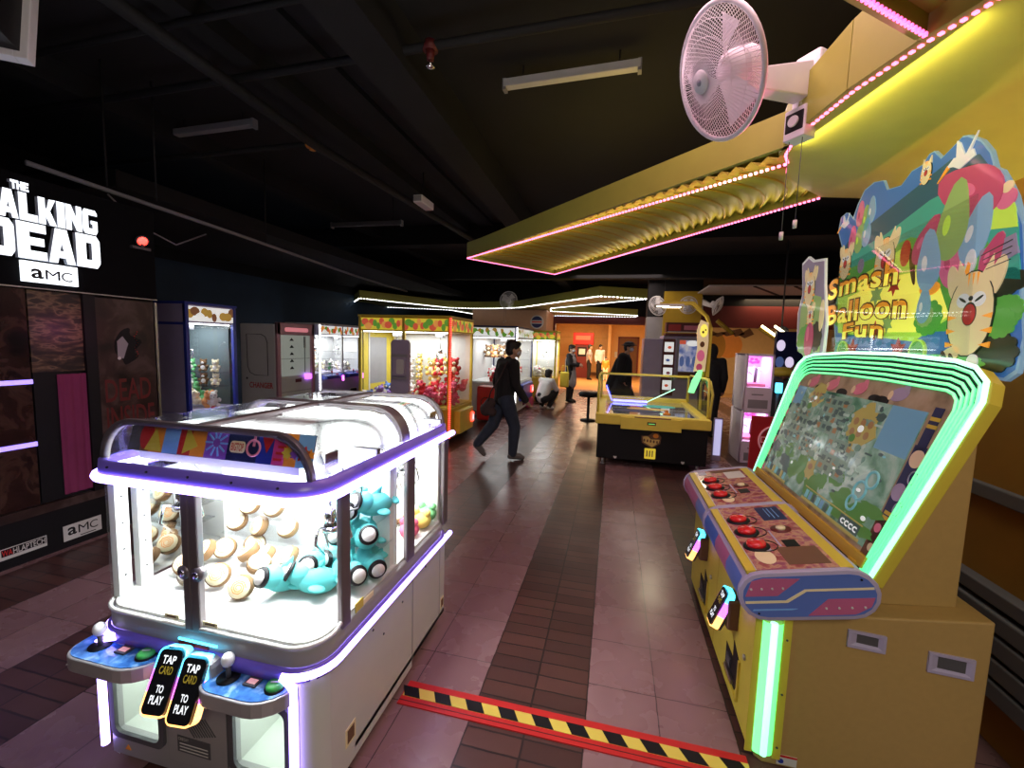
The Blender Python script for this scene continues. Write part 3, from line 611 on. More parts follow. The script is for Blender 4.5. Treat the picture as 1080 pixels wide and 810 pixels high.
# front header under the lid
o = dome(.0); hp = [(p[0], p[1]) for p in o]
B('acrylic').fpoly(ff, hp, -.03, -.026).build('header_glass', cm)
hd = Fr((0, Y0 + .05 - .28 * 1.2, 0), (1, 0, 0), (0, .28, 1), (0, -1, .28))
b = B('navy').obox(hd, -1.64, -.90, 1.235, 1.34, -.004, 0)
def hx(a): return -1.64 + a * .74
zc = 1.2875
for a0, a1, m_ in ((0, .12, 'dark_grey'), (.07, .2, 'orange'), (.2, .29, 'sky'), (.29, .36, 'red'), (.36, .44, 'orange'), (.44, .56, 'purple'), (.56, .72, 'navy'), (.72, .80, 'blue'), (.80, .86, 'magenta'), (.86, .92, 'orange'), (.92, 1, 'sky')):
    b.m(m_).obox(hd, hx(a0), hx(a1), 1.236, 1.339, 0, .001)
hd_ok = 1
b.m('red').fell(hd, hx(.1), zc, .03, .045, .001, .002).m('yellow').fpoly(hd, [(hx(.1), 1.24), (hx(.2), 1.24), (hx(.15), 1.32)], .002, .003).fpoly(hd, [(hx(.32), 1.24), (hx(.40), 1.27), (hx(.33), 1.335)], .002, .003)
for k in range(10):
    q = 2 * pi * k / 10; b.m('sky').obox(Fr(hd.p(hx(.5), zc), hd.u * cos(q) + hd.v * sin(q), hd.v * cos(q) - hd.u * sin(q), hd.n), .015, .045, -.003, .003, .001, .003)
b.m('cream').rrect(hd, hx(.575), hx(.655), 1.262, 1.30, .012, .001, .002).m('red').text(hd, 'BIGTOP', hx(.582), hx(.648), 1.268, 1.294, .003, .02)
b.m('pink').tube([hd.p(hx(.70) + .025 * cos(q), zc - .005 + .025 * sin(q), .003) for q in [2 * pi * i / 18 for i in range(18)]], .004, 5, True).obox(hd, hx(.70) - .004, hx(.70) + .004, zc, zc + .035, .001, .004)
b.m('red').fpoly(hd, [(hx(.74), 1.32), (hx(.80), 1.32), (hx(.77), 1.27)], .002, .003)
for k in range(4): b.m('red').obox(hd, hx(.81) + k * .005, hx(.85) + k * .005, 1.25 + k * .02, 1.258 + k * .02, .001, .003)
for cx_, r_, m_ in ((.875, .022, 'yellow'), (.91, .02, 'purple'), (.955, .028, 'red'), (.985, .02, 'orange')):
    b.m(m_).fpoly(hd, [(hx(cx_) + r_ * (1 if i % 2 else .62) * cos(pi * i / 7), zc - .01 + r_ * (1 if i % 2 else .62) * sin(pi * i / 7)) for i in range(14)], .002, .0035)
b.build('header_print', cm)
# control trays
ramp_mat('tray_blue', [(.3, (.02, .10, .38)), (.52, (.06, .22, .6)), (.72, (.35, .6, .95))], 26, 3, .12, distort=.4, coat=.6)
for k, (xa, xb) in enumerate(((-1.80, -1.43), (-1.24, -.92))):
    o = [(xa, Y0 + .03)] + [(xa + .07 - .07 * cos(q), .985 + .07 - .07 * sin(q)) for q in [pi / 2 * i / 6 for i in range(7)]] + [(xb - .12 + .12 * sin(q), .985 + .12 - .12 * cos(q)) for q in [pi / 2 * i / 6 for i in range(7)]] + [(xb + .02, Y0 + .03)]
    tr = B('body_grey').prism([(x, y, .445) for x, y in o], (0, 0, .05)).build('control_tray', cm, bevel=.012, seg=3)
    mxp = sum(x for x, y in o) / len(o); pl = [((x - mxp) * .95 + mxp, (y - 1.06) * .9 + 1.06) for x, y in o]
    B('tray_blue').prism([(x, y, .494) for x, y in pl], (0, 0, .004)).build('tray_plate', tr)
    w = xb - xa; jx = xa + w * .26; c = .498
    B('black').cyl((jx, 1.055, c), (jx, 1.055, c + .004), .034, n=20).m('dark_grey').cyl((jx, 1.055, c), (jx, 1.055, c + .045), .008, n=8).m('white').ell((jx, 1.055, c + .062), (.02, .02, .024)).build('joystick', tr)
    dx = xa + w * .55; B('dark_grey').box(dx - .025, dx + .02, 1.04, 1.075, c, c + .006).m('display_red').box(dx - .018, dx + .013, 1.048, 1.066, c + .006, c + .007).build('credit_display', tr)
    gx = xa + w * .80; bt = B('black').cyl((gx, 1.06, c), (gx, 1.06, c + .006), .031, n=20).m('green').lathe([(.027, c), (.027, c + .014), (.02, c + .018), (.001, c + .019)], (gx, 1.06, 0)); bt.m('off_white').obox(Fr((gx, 1.06, c + .0195), (1, .3, 0), (-.3, 1, 0)), -.013, .013, -.003, .003, 0, .001); label_part(bt.build('push_button', tr), 'green button')
    B('off_white').tube([(o[0][0], o[0][1] - .02, .47), (o[1][0] - .003, o[1][1], .455), (o[4][0], o[4][1] - .004, .45)], .004, 5).build('tray_edge', tr)
# card readers
def reader(o, u, v, label, parent, s=1.0, txt=True):
    f = Fr(o, u, v); w, h = .045 * s, .10 * s; r = .018 * s
    bd = B('led_cyan'); ring_ = lambda g, c: [f.p(p, q, c) for p, q in rr(-w - g, w + g, -h - g, h + g, r + g)]
    segs = [('led_cyan', h * .45, h), ('led_purple', h * .1, h * .45), ('led_magenta', -h * .35, h * .1), ('led_orange', -h, -h * .35)]
    body = B('dark_grey'); body.loft([ring_(.008 * s, -.05 * s), ring_(.010 * s, -.035 * s)], smooth=False)
    rd = body.build('card_reader', parent); rd['label'] = label
    o_ = rr(-w - .010 * s, w + .010 * s, -h - .010 * s, h + .010 * s, r + .01 * s, 6); gl = B()
    for i in range(len(o_)):
        p, q = o_[i], o_[(i + 1) % len(o_)]; k = max(1, int(abs(p[1] - q[1]) / .02))
        for j in range(k):
            a = (p[0] + (q[0] - p[0]) * j / k, p[1] + (q[1] - p[1]) * j / k); c = (p[0] + (q[0] - p[0]) * (j + 1) / k, p[1] + (q[1] - p[1]) * (j + 1) / k); m_ = (a[1] + c[1]) / 2
            gl.m(next((n for n, lo, hi in segs if m_ >= lo), 'led_orange')); gl.add([f.p(*a, -.035 * s), f.p(*c, -.035 * s), f.p(c[0] * .97, c[1] * .98, -.0), f.p(a[0] * .97, a[1] * .98, 0)], [(0, 1, 2, 3)])
    gl.build('glow_ring', rd)
    B('black_gloss').fpoly(f, rr(-w, w, -h, h, r, 6), -.004, .003).build('screen', rd)
    if txt:
        tx = B('display_white')
        for i, (w_, hh) in enumerate((('TAP', .026), ('CARD', .026), ('to', .014), ('TO', .024), ('PLAY', .026))):
            if w_ == 'to': continue
            yy = {0: .055, 1: .022, 3: -.034, 4: -.068}[i] * s; hw = .026 * s if len(w_) > 2 else .014 * s
            tx.m('yellow' if w_ == 'CARD' else 'display_white').text(f, w_, -hw, hw, yy, yy + hh * s, .004, .02)
        tx.build('lettering', rd)
    return rd
reader((-1.355, 1.0, .485), (1, .12, 0), (-.02, .45, .9), 'left card reader', cm, .9); reader((-1.258, 1.0, .475), (1, .1, 0), (-.02, .42, .9), 'right card reader', cm, .9)
B('body_grey').box(-1.40, -1.20, 1.03, Y0 + .01, .42, .55).build('reader_bracket', cm, bevel=.02)
B('led_cyan').box(-1.39, -1.23, Y0 - .004, Y0, .565, .572).build('reader_backlight', cm)
for x in (X0 + .1, X1 - .1):
    for y in (1.25, 2.1):
        B('dark_grey').box(x - .025, x + .025, y - .03, y + .03, .06, .10).cyl((x - .012, y, .03), (x + .012, y, .03), .03, n=14).build('caster', cm)
# ---- prizes inside
def plush(name, label, cat, parts, group=None):
    t = thing(name, label, cat, (0, 0, 0), group); first = None
    for nm, fn in parts: o = fn().build(nm, t)
    return t
def disc_toy():
    t = thing('plush_toy', '', 'plush toy'); r, h = .044, .034
    B('plush_brown').lathe([(.001, 0), (r * .9, .001), (r, .008), (r, h - .008), (r * .9, h), (.001, h)], n=20).build('rind', t)
    B('plush_cream').lathe([(r * .9, h - .002), (r * .8, h + .006), (.001, h + .008)], n=20).m('orange').tube([(r * (.62 - .045 * i * .5) * cos(i * .8), r * (.62 - .045 * i * .5) * sin(i * .8), h + .007) for i in range(22)], .0016, 5).build('face', t)
    return t
def shark_toy():
    t = thing('plush_toy', '', 'plush toy')
    B('teal').ell((0, 0, .05), (.08, .05, .05)).ell((.06, 0, .065), (.045, .042, .042)).loft([[V((-.01, y, z)) for y, z in ((-.008, .085), (.008, .085), (.003, .13), (-.003, .13))], [V((.03, y, z)) for y, z in ((-.008, .09), (.008, .09), (.002, .10), (-.002, .10))]]).build('body', t)
    B('black').lathe([(.001, 0), (.038, .002), (.036, .012), (.001, .013)], (.092, 0, .07), (1, 0, .25)).m('plush_white').lathe([(.001, .014), (.026, .0145), (.026, .018), (.001, .019)], (.092, 0, .07), (1, 0, .25)).build('face', t)
    B('teal').ell((-.01, .055, .04), (.03, .028, .012)).build('fin', t); B('teal').ell((-.01, -.055, .04), (.03, .028, .012)).build('fin', t); B('teal').ell((-.085, 0, .065), (.02, .045, .015)).build('tail', t)
    return t
proto_disc, proto_shark = disc_toy(), shark_toy(); GD, GS = 'round cake plushes in the white claw machine', 'teal plushes in the white claw machine'
LD = 'round brown and cream cake plush inside the white four-player claw machine'; LS = 'teal plush with white-and-black round face inside the white four-player claw machine'
discs = [(-1.60, 1.47, .66, .5, 1.0), (-1.45, 1.30, .655, .5, 1.05), (-1.31, 1.27, .65, .35, 1.2), (-1.335, 1.37, .67, .9, .5), (-1.46, 1.46, .655, -1.0, .6), (-1.375, 1.46, .655, -.8, .7), (-1.28, 1.49, .655, -.6, .9), (-1.52, 1.54, .66, .8, 1.2),
    (-1.62, 1.56, .74, .2, .9), (-1.49, 1.56, .735, -.4, 1.1), (-1.36, 1.57, .735, .1, .8), (-1.57, 1.58, .82, .3, 1.1), (-1.44, 1.58, .82, .2, 1.0),
    (-1.66, 1.34, .64, .6, .8), (-1.64, 1.43, .66, -.5, .9), (-1.56, 1.28, .64, .3, .5), (-1.07, 1.80, .65, .4, .7), (-.98, 2.09, .66, .6, .8), (-1.08, 2.02, .64, .3, .5)]
for i, (x, y, z, a, tilt) in enumerate(discs):
    rt = Euler((tilt, 0, a)); z += .012
    if i: copy_tree(proto_disc, (x, y, z), rt, LD, GD)
    else: proto_disc.location = (x, y, z); proto_disc.rotation_euler = rt; proto_disc['label'] = LD; proto_disc['group'] = GD
sharks = [(-1.19, 1.33, .632, -1.9), (-1.07, 1.345, .632, -2.6), (-1.12, 1.43, .66, -1.2), (-.99, 1.42, .64, -.6), (-1.03, 1.53, .75, -1.8), (-.95, 1.50, .75, -1.0), (-1.03, 1.55, .87, -1.2), (-.95, 1.56, .87, -2.0), (-.96, 1.56, .64, -.7), (-1.08, 1.53, .64, -1.6)]
for i, (x, y, z, a) in enumerate(sharks):
    rt = Euler((rnd.uniform(-.3, .3), rnd.uniform(-.3, .3), a))
    if i: copy_tree(proto_shark, (x, y, z), rt, LS, GS)
    else: proto_shark.location = (x, y, z); proto_shark.rotation_euler = rt; proto_shark['label'] = LS; proto_shark['group'] = GS
for p, m_, l in (((-.95, 1.90, .66), 'plush_pink', 'pink ball plush behind the rear side glass of the white claw machine'), ((-.93, 2.0, .67), 'plush_yellow', 'yellow ball plush behind the rear side glass of the white claw machine'), ((-.93, 2.07, .68), 'plush_green', 'green ball plush behind the rear side glass of the white claw machine')):
    t = thing('plush_toy', l, 'plush toy', p); B(m_).ell(p, (.05, .05, .04)).build('body', t); B(m_).ell((p[0] + .03, p[1], p[2] + .04), .02).ell((p[0] - .03, p[1], p[2] + .04), .02).build('ears', t)
# ================================================================ balloon smashing cabinet on the right
sm = thing('arcade_cabinet', 'big tan two-player balloon smashing cabinet with green neon screen frame against the orange wall', 'arcade machine', (.95, 2.38, 0))
YN, YF = 1.73, 3.05
b = B('tan_yellow').prism([(x, YN, z) for x, z in ((.64, .0), (1.31, .0), (1.31, .70), (1.0, .66), (.60, .62), (.60, .06), (.61, .02))], (0, YF - YN, 0))
b.build('base', sm, bevel=.006)
ns = Fr((0, YN, 0), (1, 0, 0), (0, 0, 1), (0, -1, 0))
for x0, x1, z0, z1, sl in ((.88, 1.0, .535, .60, -.006), (1.13, 1.265, .49, .565, -.006)):
    b = B('lilac'); o = [(x0, z0), (x1, z0 + sl), (x1, z1 + sl), (x0, z1)]; g = .010; i_ = [(x0 + g, z0 + g), (x1 - g, z0 + g + sl), (x1 - g, z1 - g + sl), (x0 + g, z1 - g)]; k_ = [(x0 + .03, z0 + .018), (x1 - .022, z0 + .018 + sl), (x1 - .022, z1 - .014 + sl), (x0 + .03, z1 - .014)]
    b.loft([[ns.p(p, q, c) for p, q in s_] for s_, c in ((o, 0), (o, .008), (i_, .008), (k_, .0015))], caps=False, smooth=False).m('dark_grey').fpoly(ns, k_, .0005, .0015); b.build('hand_grip', sm)
b = B('yellow').obox(ns, .575, .60, .04, .60, 0, .006).obox(ns, .672, .70, .03, .60, 0, .006).m('tan_yellow')
b.m('dark_grey')
for z in (.08, .3, .52): b.fell(ns, .686, z, .004, .004, .006, .009, 8)
b.build('corner_trim', sm)
B('led_green').loft([[(.635 + .036 * cos(q), YN - .004 - .020 * sin(q), z) for q in [pi * i / 8 for i in range(9)]] for z in (.05, .585)], caps=False, closed=False).build('light_column', sm)
B('led_greenwhite').cyl((.635, YN - .017, .05), (.635, YN - .017, .585), .0135, n=10).build('light_tube', sm)
b = B('off_white').obox(ns, .69, .76, .01, .05, .0, .002).m('red').obox(ns, .69, .76, .042, .05, .002, .003).m('blue').fell(ns, .705, .025, .010, .010, .002, .003, 12); b.build('warning_sticker', sm)
# front plate with slots
fp = Fr((.60, 0, 0), (0, -1, 0), (0, 0, 1), (-1, 0, 0))
b = B('yellow').obox(fp, -YF + .01, -YN - .005, .03, .60, 0, .008); b.m('yellow_deep').obox(fp, -2.372, -2.368, .03, .6, .008, .009)
b.build('front_plate', sm, bevel=.003)
for yc in (2.03, 2.67):
    b = B('black').fpoly(fp, [(-yc - .09, .10), (-yc + .07, .10), (-yc + .11, .16), (-yc + .11, .26), (-yc + .02, .30), (-yc + .02, .22), (-yc - .09, .22)], .004, .010).m('steel').obox(fp, -yc - .07, -yc + .05, .11, .13, .01, .02).m('dark_grey').obox(fp, -yc - .06, -yc + .0, .15, .19, .01, .016)
    b.build('coin_slot', sm); b = B('yellow').obox(fp, -yc - .10, -yc + .12, .085, .10, .008, .02).obox(fp, -yc + .11, -yc + .125, .09, .27, .008, .016); b.build('slot_rim', sm)
    B('brown').obox(fp, -yc - .055, -yc + .055, .36, .50, .0, .055).build('reader_block', sm, bevel=.012)
    reader((.60 - .085, yc, .44), (0, -1, 0), (.36, 0, .93), 'glowing card reader', sm, .85, True)
    B('steel').cyl((.592, yc - .17, .33), (.585, yc - .17, .33), .012, n=12).build('front_lock', sm)
# control panel
pd = V((.27, 0, .055)).normalized(); pn = V((-pd.z, 0, pd.x)); P0 = V((.585, 0, .70)); RR = .084; PL = .2755
def stad(g=0, n=8):
    out = []
    for i in range(n + 1): q = pi / 2 + pi * i / n; out.append(P0 + pd * ((RR + g) * cos(q)) + pn * ((RR + g) * sin(q)))
    for i in range(n + 1): q = -pi / 2 + pi * i / n; out.append(P0 + pd * PL + pd * ((RR + g) * cos(q)) + pn * ((RR + g) * sin(q)))
    return out
def at(p, y): return (p[0], y, p[2])
YP0, YP1 = 1.685, 3.02
cp = B('lilac').loft([[at(p, y) for p in stad()] for y in (YP0, YP1)], smooth=True).build('control_panel', sm, bevel=.003)
for y0, y1 in ((YP0 - .006, YP0 + .018), (2.345, 2.375), (YP1 - .02, YP1 + .006)):
    B('lilac').loft([[at(p, y) for p in stad(.007)] for y in (y0, y1)]).build('panel_band', cp, bevel=.003)
ec = Fr((0, YP0 - .0065, 0) + V((P0.x, 0, P0.z)) if False else (P0.x, YP0 - .0065, P0.z), pd, pn, (0, -1, 0))
inner = [((p - P0).dot(pd), (p - P0).dot(pn)) for p in stad(-.008)]
xa, xb = -RR + .012, PL + RR - .012
b = B('sky_dark').fpoly(ec, inner, 0, .001)
def clipst(pts): return pts
b.m('magenta2' if 'magenta2' in MATS else 'pink')
mat('panel_pink', (.5, .12, .26), .4); mat('panel_blue', (.10, .18, .55), .35)
b = B('panel_blue').fpoly(ec, inner, 0, .001).m('panel_pink').fpoly(ec, [(-.068, .005), (.04, .005), (.12, .066), (.0, .072), (-.04, .062)], .001, .002).fpoly(ec, [(.13, -.072), (.28, -.07), (.33, -.045), (.345, -.012), (.20, -.012)], .001, .002)
b.m('cream').fpoly(ec, [(-.07, -.022), (.07, -.022), (.135, .018), (.345, .018), (.345, .026), (.13, .026), (.065, -.013), (-.07, -.013)], .001, .0025).m('sky').fpoly(ec, [(-.05, -.05), (.08, -.05), (.10, -.045), (-.045, -.045)], .001, .0025)
b.m('off_white')
for i in range(4): b.fell(ec, -.045 + i * .035, .033, .004, .004, .002, .005, 8).fell(ec, .19 + i * .04, -.045, .004, .004, .002, .005, 8)
b.m('black').fell(ec, .31, .055, .004, .004, .002, .004, 8).fell(ec, -.03, -.06, .004, .004, .002, .004, 8)
b.build('end_print', cp)
tp = Fr(P0 + pn * RR, (0, -1, 0), pd, pn)
ramp_mat('panel_print', [(.25, (.22, .05, .05)), (.42, (.45, .14, .14)), (.5, (.6, .35, .22)), (.6, (.4, .12, .18)), (.8, (.18, .08, .14))], 22, 4, .25, coat=.4)
for k, (ya, yb) in enumerate(((1.71, 2.34), (2.38, 2.995))):
    L_ = yb - ya; f = Fr(tp.p(-yb, 0), tp.u, tp.v)
    b = B('yellow').obox(f, 0, L_, -.045, -.012, -.012, .002).obox(f, 0, L_, PL - .015, PL + .03, -.01, .002).m('panel_print').obox(f, 0, L_, -.010, PL - .012, -.004, .003)
    b.m('off_white').obox(f, 0, L_, -.012, -.009, .002, .004)
    if k == 0: b.m('navy').obox(f, .03, .19, .15, .25, .003, .004).m('sky').obox(f, .05, .17, .20, .204, .004, .005).obox(f, .05, .15, .185, .188, .004, .005).obox(f, .05, .16, .22, .223, .004, .005).m('brown').obox(f, .46, .60, .11, .25, .003, .0045).m('cream').fell(f, .53, .05, .06, .035, .003, .004).m('lilac').fpoly(f, [(.42, .0), (.45, .0), (.49, .09), (.46, .09)], .003, .004)
    else: b.m('off_white').obox(f, .06, .19, .15, .25, .003, .004).m('lilac').obox(f, .01, .08, .0, .05, .003, .004).m('brown').obox(f, .01, .06, .08, .25, .003, .004).m('cream').fell(f, .53, .07, .05, .03, .003, .004)
    b.m('black').obox(f, .40, .46, .15, .20, .003, .006).m('lilac').obox(f, .30, .45, .13, .137, .003, .004)
    b.build('panel_overlay', cp)
    for j, yy in enumerate(((2.17, 2.035, 1.90), (2.78, 2.65, 2.52))[k]):
        a = -yy; r = Fr(tp.p(a, .045), tp.u, tp.v)
        bt = B('black').lathe([(.05, .003), (.05, .007), (.036, .010), (.001, .010)], r.o, r.n, 24).tube([r.p(.052 * cos(q) , .02 + .058 * sin(q), .005) for q in [2 * pi * i / 24 for i in range(24)]], .0022, 4, True).m('red_button').lathe([(.037, .009), (.037, .020), (.032, .026), (.001, .028)], r.o, r.n, 24)
        label_part(bt.build('push_button', cp), 'big red button')
    a = -((2.05, 2.66)[k]); r = Fr(tp.p(a, .185), tp.u, tp.v)
    B('dark_red').lathe([(.04, .003), (.04, .006), (.001, .006)], r.o, r.n, 20).m('cream').lathe([(.019, .006), (.019, .014), (.001, .016)], r.o, r.n, 16).build('start_button', cp)
# side rail of the panel facing the player
fr_ = Fr(P0 - pd * RR * .94 + pn * RR * .34, (0, -1, 0), (pn + pd * .4), None)
b = B('panel_pink')
for y0, y1, m_ in ((1.72, 1.9, 'panel_blue'), (1.9, 2.1, 'panel_pink'), (2.1, 2.34, 'sky_dark'), (2.4, 2.6, 'panel_blue'), (2.6, 3.0, 'panel_pink')):
    b.m(m_).loft([[at(p, y) for p in stad(.001)[2:6]] for y in (y0, y1)], caps=False, closed=False)
b.build('front_print', cp)
# tan column behind the screen
b = B('tan_yellow').prism([(x, 1.82, z) for x, z in ((1.0, .66), (1.255, .69), (1.255, 1.50), (1.20, 1.52), (.985, .76))], (0, 1.18, 0)); b.build('monitor_column', sm, bevel=.005)
# screen
K = .95
sv = V((.286, 0, .958)); SO = V((.936, 0, .774)); sf = Fr(SO, (0, -1, 0), sv)
def sp(y, t): return (-y * K, t * K)
outer = [sp(*q) for q in ((1.835, .0), (1.735, .75), (1.76, .82), (1.83, .865), (1.93, .885), (2.3, .905), (2.7, .905), (3.10, .885), (3.21, .863), (3.265, .82), (3.286, .745), (3.235, .0))]
inn = [sp(*q) for q in ((1.90, .0), (1.835, .70), (1.845, .735), (1.87, .755), (1.905, .765), (2.3, .775), (2.7, .775), (3.03, .765), (3.06, .76), (3.10, .745), (3.13, .71), (3.16, .0))]
def lerp2(k): return [(o[0] + (i_[0] - o[0]) * k, o[1] + (i_[1] - o[1]) * k) for o, i_ in zip(outer, inn)]
hs = B('yellow').loft([[sf.p(p, q, c) for p, q in s_] for s_, c in ((lerp2(-.03), -.045), (lerp2(-.03), -.006), (lerp2(.02), 0))], smooth=False).build('screen_housing', sm, bevel=.004)
B('black').fpoly(sf, lerp2(.0), 0, .003).build('frame_back', hs)
for k in range(6):
    P = [sf.p(p, q, .008) for p, q in lerp2(-.02 + k * .19)]
    label_part(B('led_greenwhite' if k == 0 else 'led_mint').tube(P, .0058 if k else .008, 6).build('neon_tube', hs), 'green neon line')
b = B('tan_yellow').fpoly(sf, lerp2(.97), .003, .006)
ramp_mat('art_board', [(.3, (.2, .15, .08)), (.5, (.42, .34, .2)), (.7, (.5, .42, .28))], 10, 3, .5)
b = B('art_board').fpoly(sf, lerp2(.97), .003, .006)
for a, c_, m_ in ((2.95, .72, 'pink'), (2.72, .72, 'pink'), (2.45, .725, 'pink'), (2.15, .73, 'lilac')):
    q = sp(a, c_); b.m(m_).fell(sf, q[0], q[1], .055, .03, .006, .0075, ang=.2).fell(sf, q[0] + .03, q[1] + .02, .02, .03, .006, .0078).m('cream').fell(sf, q[0] - .05, q[1] - .01, .015, .02, .006, .008)
b.m('black')
for a in (2.85, 2.6, 2.3, 2.25): q = sp(a, .69); b.fell(sf, q[0], q[1], .05, .02, .006, .007)
# machine pillar printed along the near edge
for (a, c_, w_, h_, m_) in ((1.895, .60, .022, .10, 'navy'), (1.895, .34, .03, .2, 'navy'), (1.905, .14, .034, .1, 'brown'), (1.92, .05, .034, .03, 'yellow')):
    q = sp(a, c_); b.m(m_).obox(sf, q[0] - w_, q[0] + w_, q[1] - h_, q[1] + h_, .006, .0085)
for (a, c_, r_, m_) in ((1.885, .5, .034, 'cream'), (1.895, .36, .034, 'lilac'), (1.91, .2, .018, 'pink'), (1.90, .12, .016, 'cream')):
    q = sp(a, c_); b.m(m_).fell(sf, q[0], q[1], r_, r_, .0085, .010)
b.m('yellow')
for c_ in (.66, .63, .27, .25): q = sp(1.89, c_); b.obox(sf, q[0] - .024, q[0] + .024, q[1] - .007, q[1] + .007, .0085, .010)
b.m('lilac')
for c_ in (.43, .3): q = sp(1.86, c_); b.tube([sf.p(q[0] + .02 * cos(t), q[1] + .025 * sin(t), .009) for t in [pi * 2 * i / 16 for i in range(16)]], .003, 5, True)
for i in range(14): q = sp(3.135, .06 + .048 * i); b.m(('brown', 'pink', 'navy', 'cream')[i % 4]).obox(sf, q[0] - .012, q[0] + .012, q[1] - .016, q[1] + .016, .006, .008)
b.build('art_board', hs)
ramp_mat('screen_picture', [(.28, (.02, .07, .05)), (.42, (.09, .2, .12)), (.5, (.17, .3, .22)), (.58, (.28, .38, .3)), (.7, (.1, .2, .22))], 7, 8, .12, emit=.35, distort=.5, coat=.3)
sp0, sp1 = sp(3.11, .10), sp(1.94, .68)
b = B('screen_picture').obox(sf, sp0[0], sp1[0], sp0[1], sp1[1], .006, .010)
lit('scr_grass', (.05, .17, .025), .4, coat=.3); lit('scr_house', (.13, .22, .16), .35, coat=.3); lit('scr_mid', (.10, .20, .15), .35, coat=.3); lit('scr_pale', (.26, .36, .3), .38, coat=.3); lit('scr_dark', (.04, .10, .09), .15, coat=.3); lit('scr_sky', (.10, .24, .34), .4, coat=.3); lit('scr_gold', (.30, .25, .06), .4, coat=.3); lit('scr_brown', (.26, .14, .05), .3, coat=.3); lit('scr_teal', (.15, .42, .45), .3, coat=.3); lit('scr_white', (.7, .8, .75), .5, coat=.3)
w0, w1 = sp0[0], sp1[0]; WW = w1 - w0; HH = sp1[1] - sp0[1]
def S_(a, c): return (w0 + WW * a, sp0[1] + HH * c)
def sbox(a0, a1, c0, c1, m_, l=.0105):
    p, q = S_(a0, c0), S_(a1, c1); b.m(m_).obox(sf, p[0], q[0], p[1], q[1], .009, l)
def sell(a, c, ra, rc, m_, l=.011): p = S_(a, c); b.m(m_).fell(sf, p[0], p[1], ra * WW, rc * HH, .009, l)
def sblob(a, c, ra, rc, m_, l=.0105):
    p = S_(a, c); b.m(m_).fpoly(sf, [(p[0] + ra * WW * (1 + rnd.uniform(-.25, .25)) * cos(t), p[1] + rc * HH * (1 + rnd.uniform(-.25, .25)) * sin(t)) for t in [2 * pi * i / 18 for i in range(18)]], .009, l)
sbox(.82, 1, .66, 1, 'scr_sky'); sbox(0, .10, .8, 1, 'scr_sky')
for i in range(22): sblob(rnd.uniform(.3, .97), rnd.uniform(.08, .36), rnd.uniform(.03, .08), rnd.uniform(.03, .09), 'scr_grass', .0102 + .00002 * i)
for i in range(10): sblob(rnd.uniform(.02, .3), rnd.uniform(.1, .35), rnd.uniform(.02, .06), rnd.uniform(.03, .08), ('scr_grass', 'scr_dark')[i % 2], .0102 + .00002 * i)
for (a0, a1, c0, c1) in ((.34, .56, .62, .97), (.08, .26, .42, .8), (.50, .72, .30, .62), (.28, .40, .36, .58)):
    sbox(a0, a1, c0, c1, 'scr_house', .0107)
    for i in range(4):
        for j in range(4): sbox(a0 + (a1 - a0) * (.08 + .23 * i), a0 + (a1 - a0) * (.22 + .23 * i), c0 + (c1 - c0) * (.08 + .23 * j), c0 + (c1 - c0) * (.22 + .23 * j), 'scr_dark' if (i + j) % 3 else 'scr_brown', .011)
for i in range(170):
    a, c = rnd.uniform(.03, .8), rnd.uniform(.3, .96)
    if i % 3: sblob(a, c, rnd.uniform(.006, .03), rnd.uniform(.008, .035), ('scr_mid', 'scr_dark', 'scr_pale', 'scr_house')[i % 4], .01112 + .000002 * i)
    else: sbox(a, a + rnd.uniform(.01, .05), c, c + rnd.uniform(.008, .03), ('scr_pale', 'scr_mid', 'scr_dark')[(i // 3) % 3], .01112 + .000002 * i)
for (a, c, r) in ((.70, .78, .1), (.24, .93, .07)):
    sblob(a, c, r, r * 1.75, 'scr_gold', .0112)
    for i in range(6): sell(a - r * .5 + r * .5 * (i % 3), c - r * .6 + r * .9 * (i // 3), r * .17, r * .32, 'scr_brown', .0116)
    sell(a, c - .02, r * .2, r * .3, 'scr_white', .0117); sell(a - .03, c - .11, .02, .035, 'scr_grass', .0117)
for (a, c, r) in ((.86, .33, .05), (.845, .22, .04), (.9, .44, .045)): 
    p = S_(a, c); b.m('scr_teal').tube([sf.p(p[0] + r * WW * .7 * cos(t), p[1] + r * WW * .7 * sin(t), .011) for t in [2 * pi * i / 18 for i in range(18)]], .006, 5, True)
sblob(.47, .27, .045, .09, 'scr_gold', .0113); sell(.465, .29, .02, .03, 'scr_brown', .0117)
for i in range(7): sbox(.04 + i * .035, .065 + i * .035, .03, .10, ('scr_teal', 'scr_dark', 'scr_gold')[i % 3], .0112); sbox(.52 + i * .035, .545 + i * .035, .03, .10, ('scr_teal', 'scr_sky', 'scr_dark')[i % 3], .0112)
sbox(.02, .30, .0, .025, 'scr_gold', .0112); sbox(.5, .97, .0, .025, 'scr_gold', .0112); sbox(.5, .96, .115, .125, 'scr_gold', .0112); sbox(.82, .95, .03, .11, 'scr_dark', .0112)
b.m('scr_white').text(sf, 'cccc', S_(.83, 0)[0], S_(.94, 0)[0], S_(0, .045)[1], S_(0, .09)[1], .0118, .02)
for i in range(26): sell(rnd.uniform(.05, .95), rnd.uniform(.15, .9), rnd.uniform(.006, .015), rnd.uniform(.008, .02), ('scr_white', 'scr_teal', 'scr_house', 'scr_dark')[i % 4], .0115)
b.build('screen', hs)
b = B('yellow_deep').obox(sf, sp(3.2, 0)[0], sp(1.88, 0)[0], .03, .075, .004, .02).m('black').obox(sf, sp(3.16, 0)[0], sp(1.9, 0)[0], -.06, .028, -.01, .012).m('brown').obox(sf, sp(3.1, 0)[0], sp(2.6, 0)[0], -.03, .02, .012, .018).obox(sf, sp(2.5, 0)[0], sp(1.97, 0)[0], -.03, .02, .012, .018).m('yellow_deep')
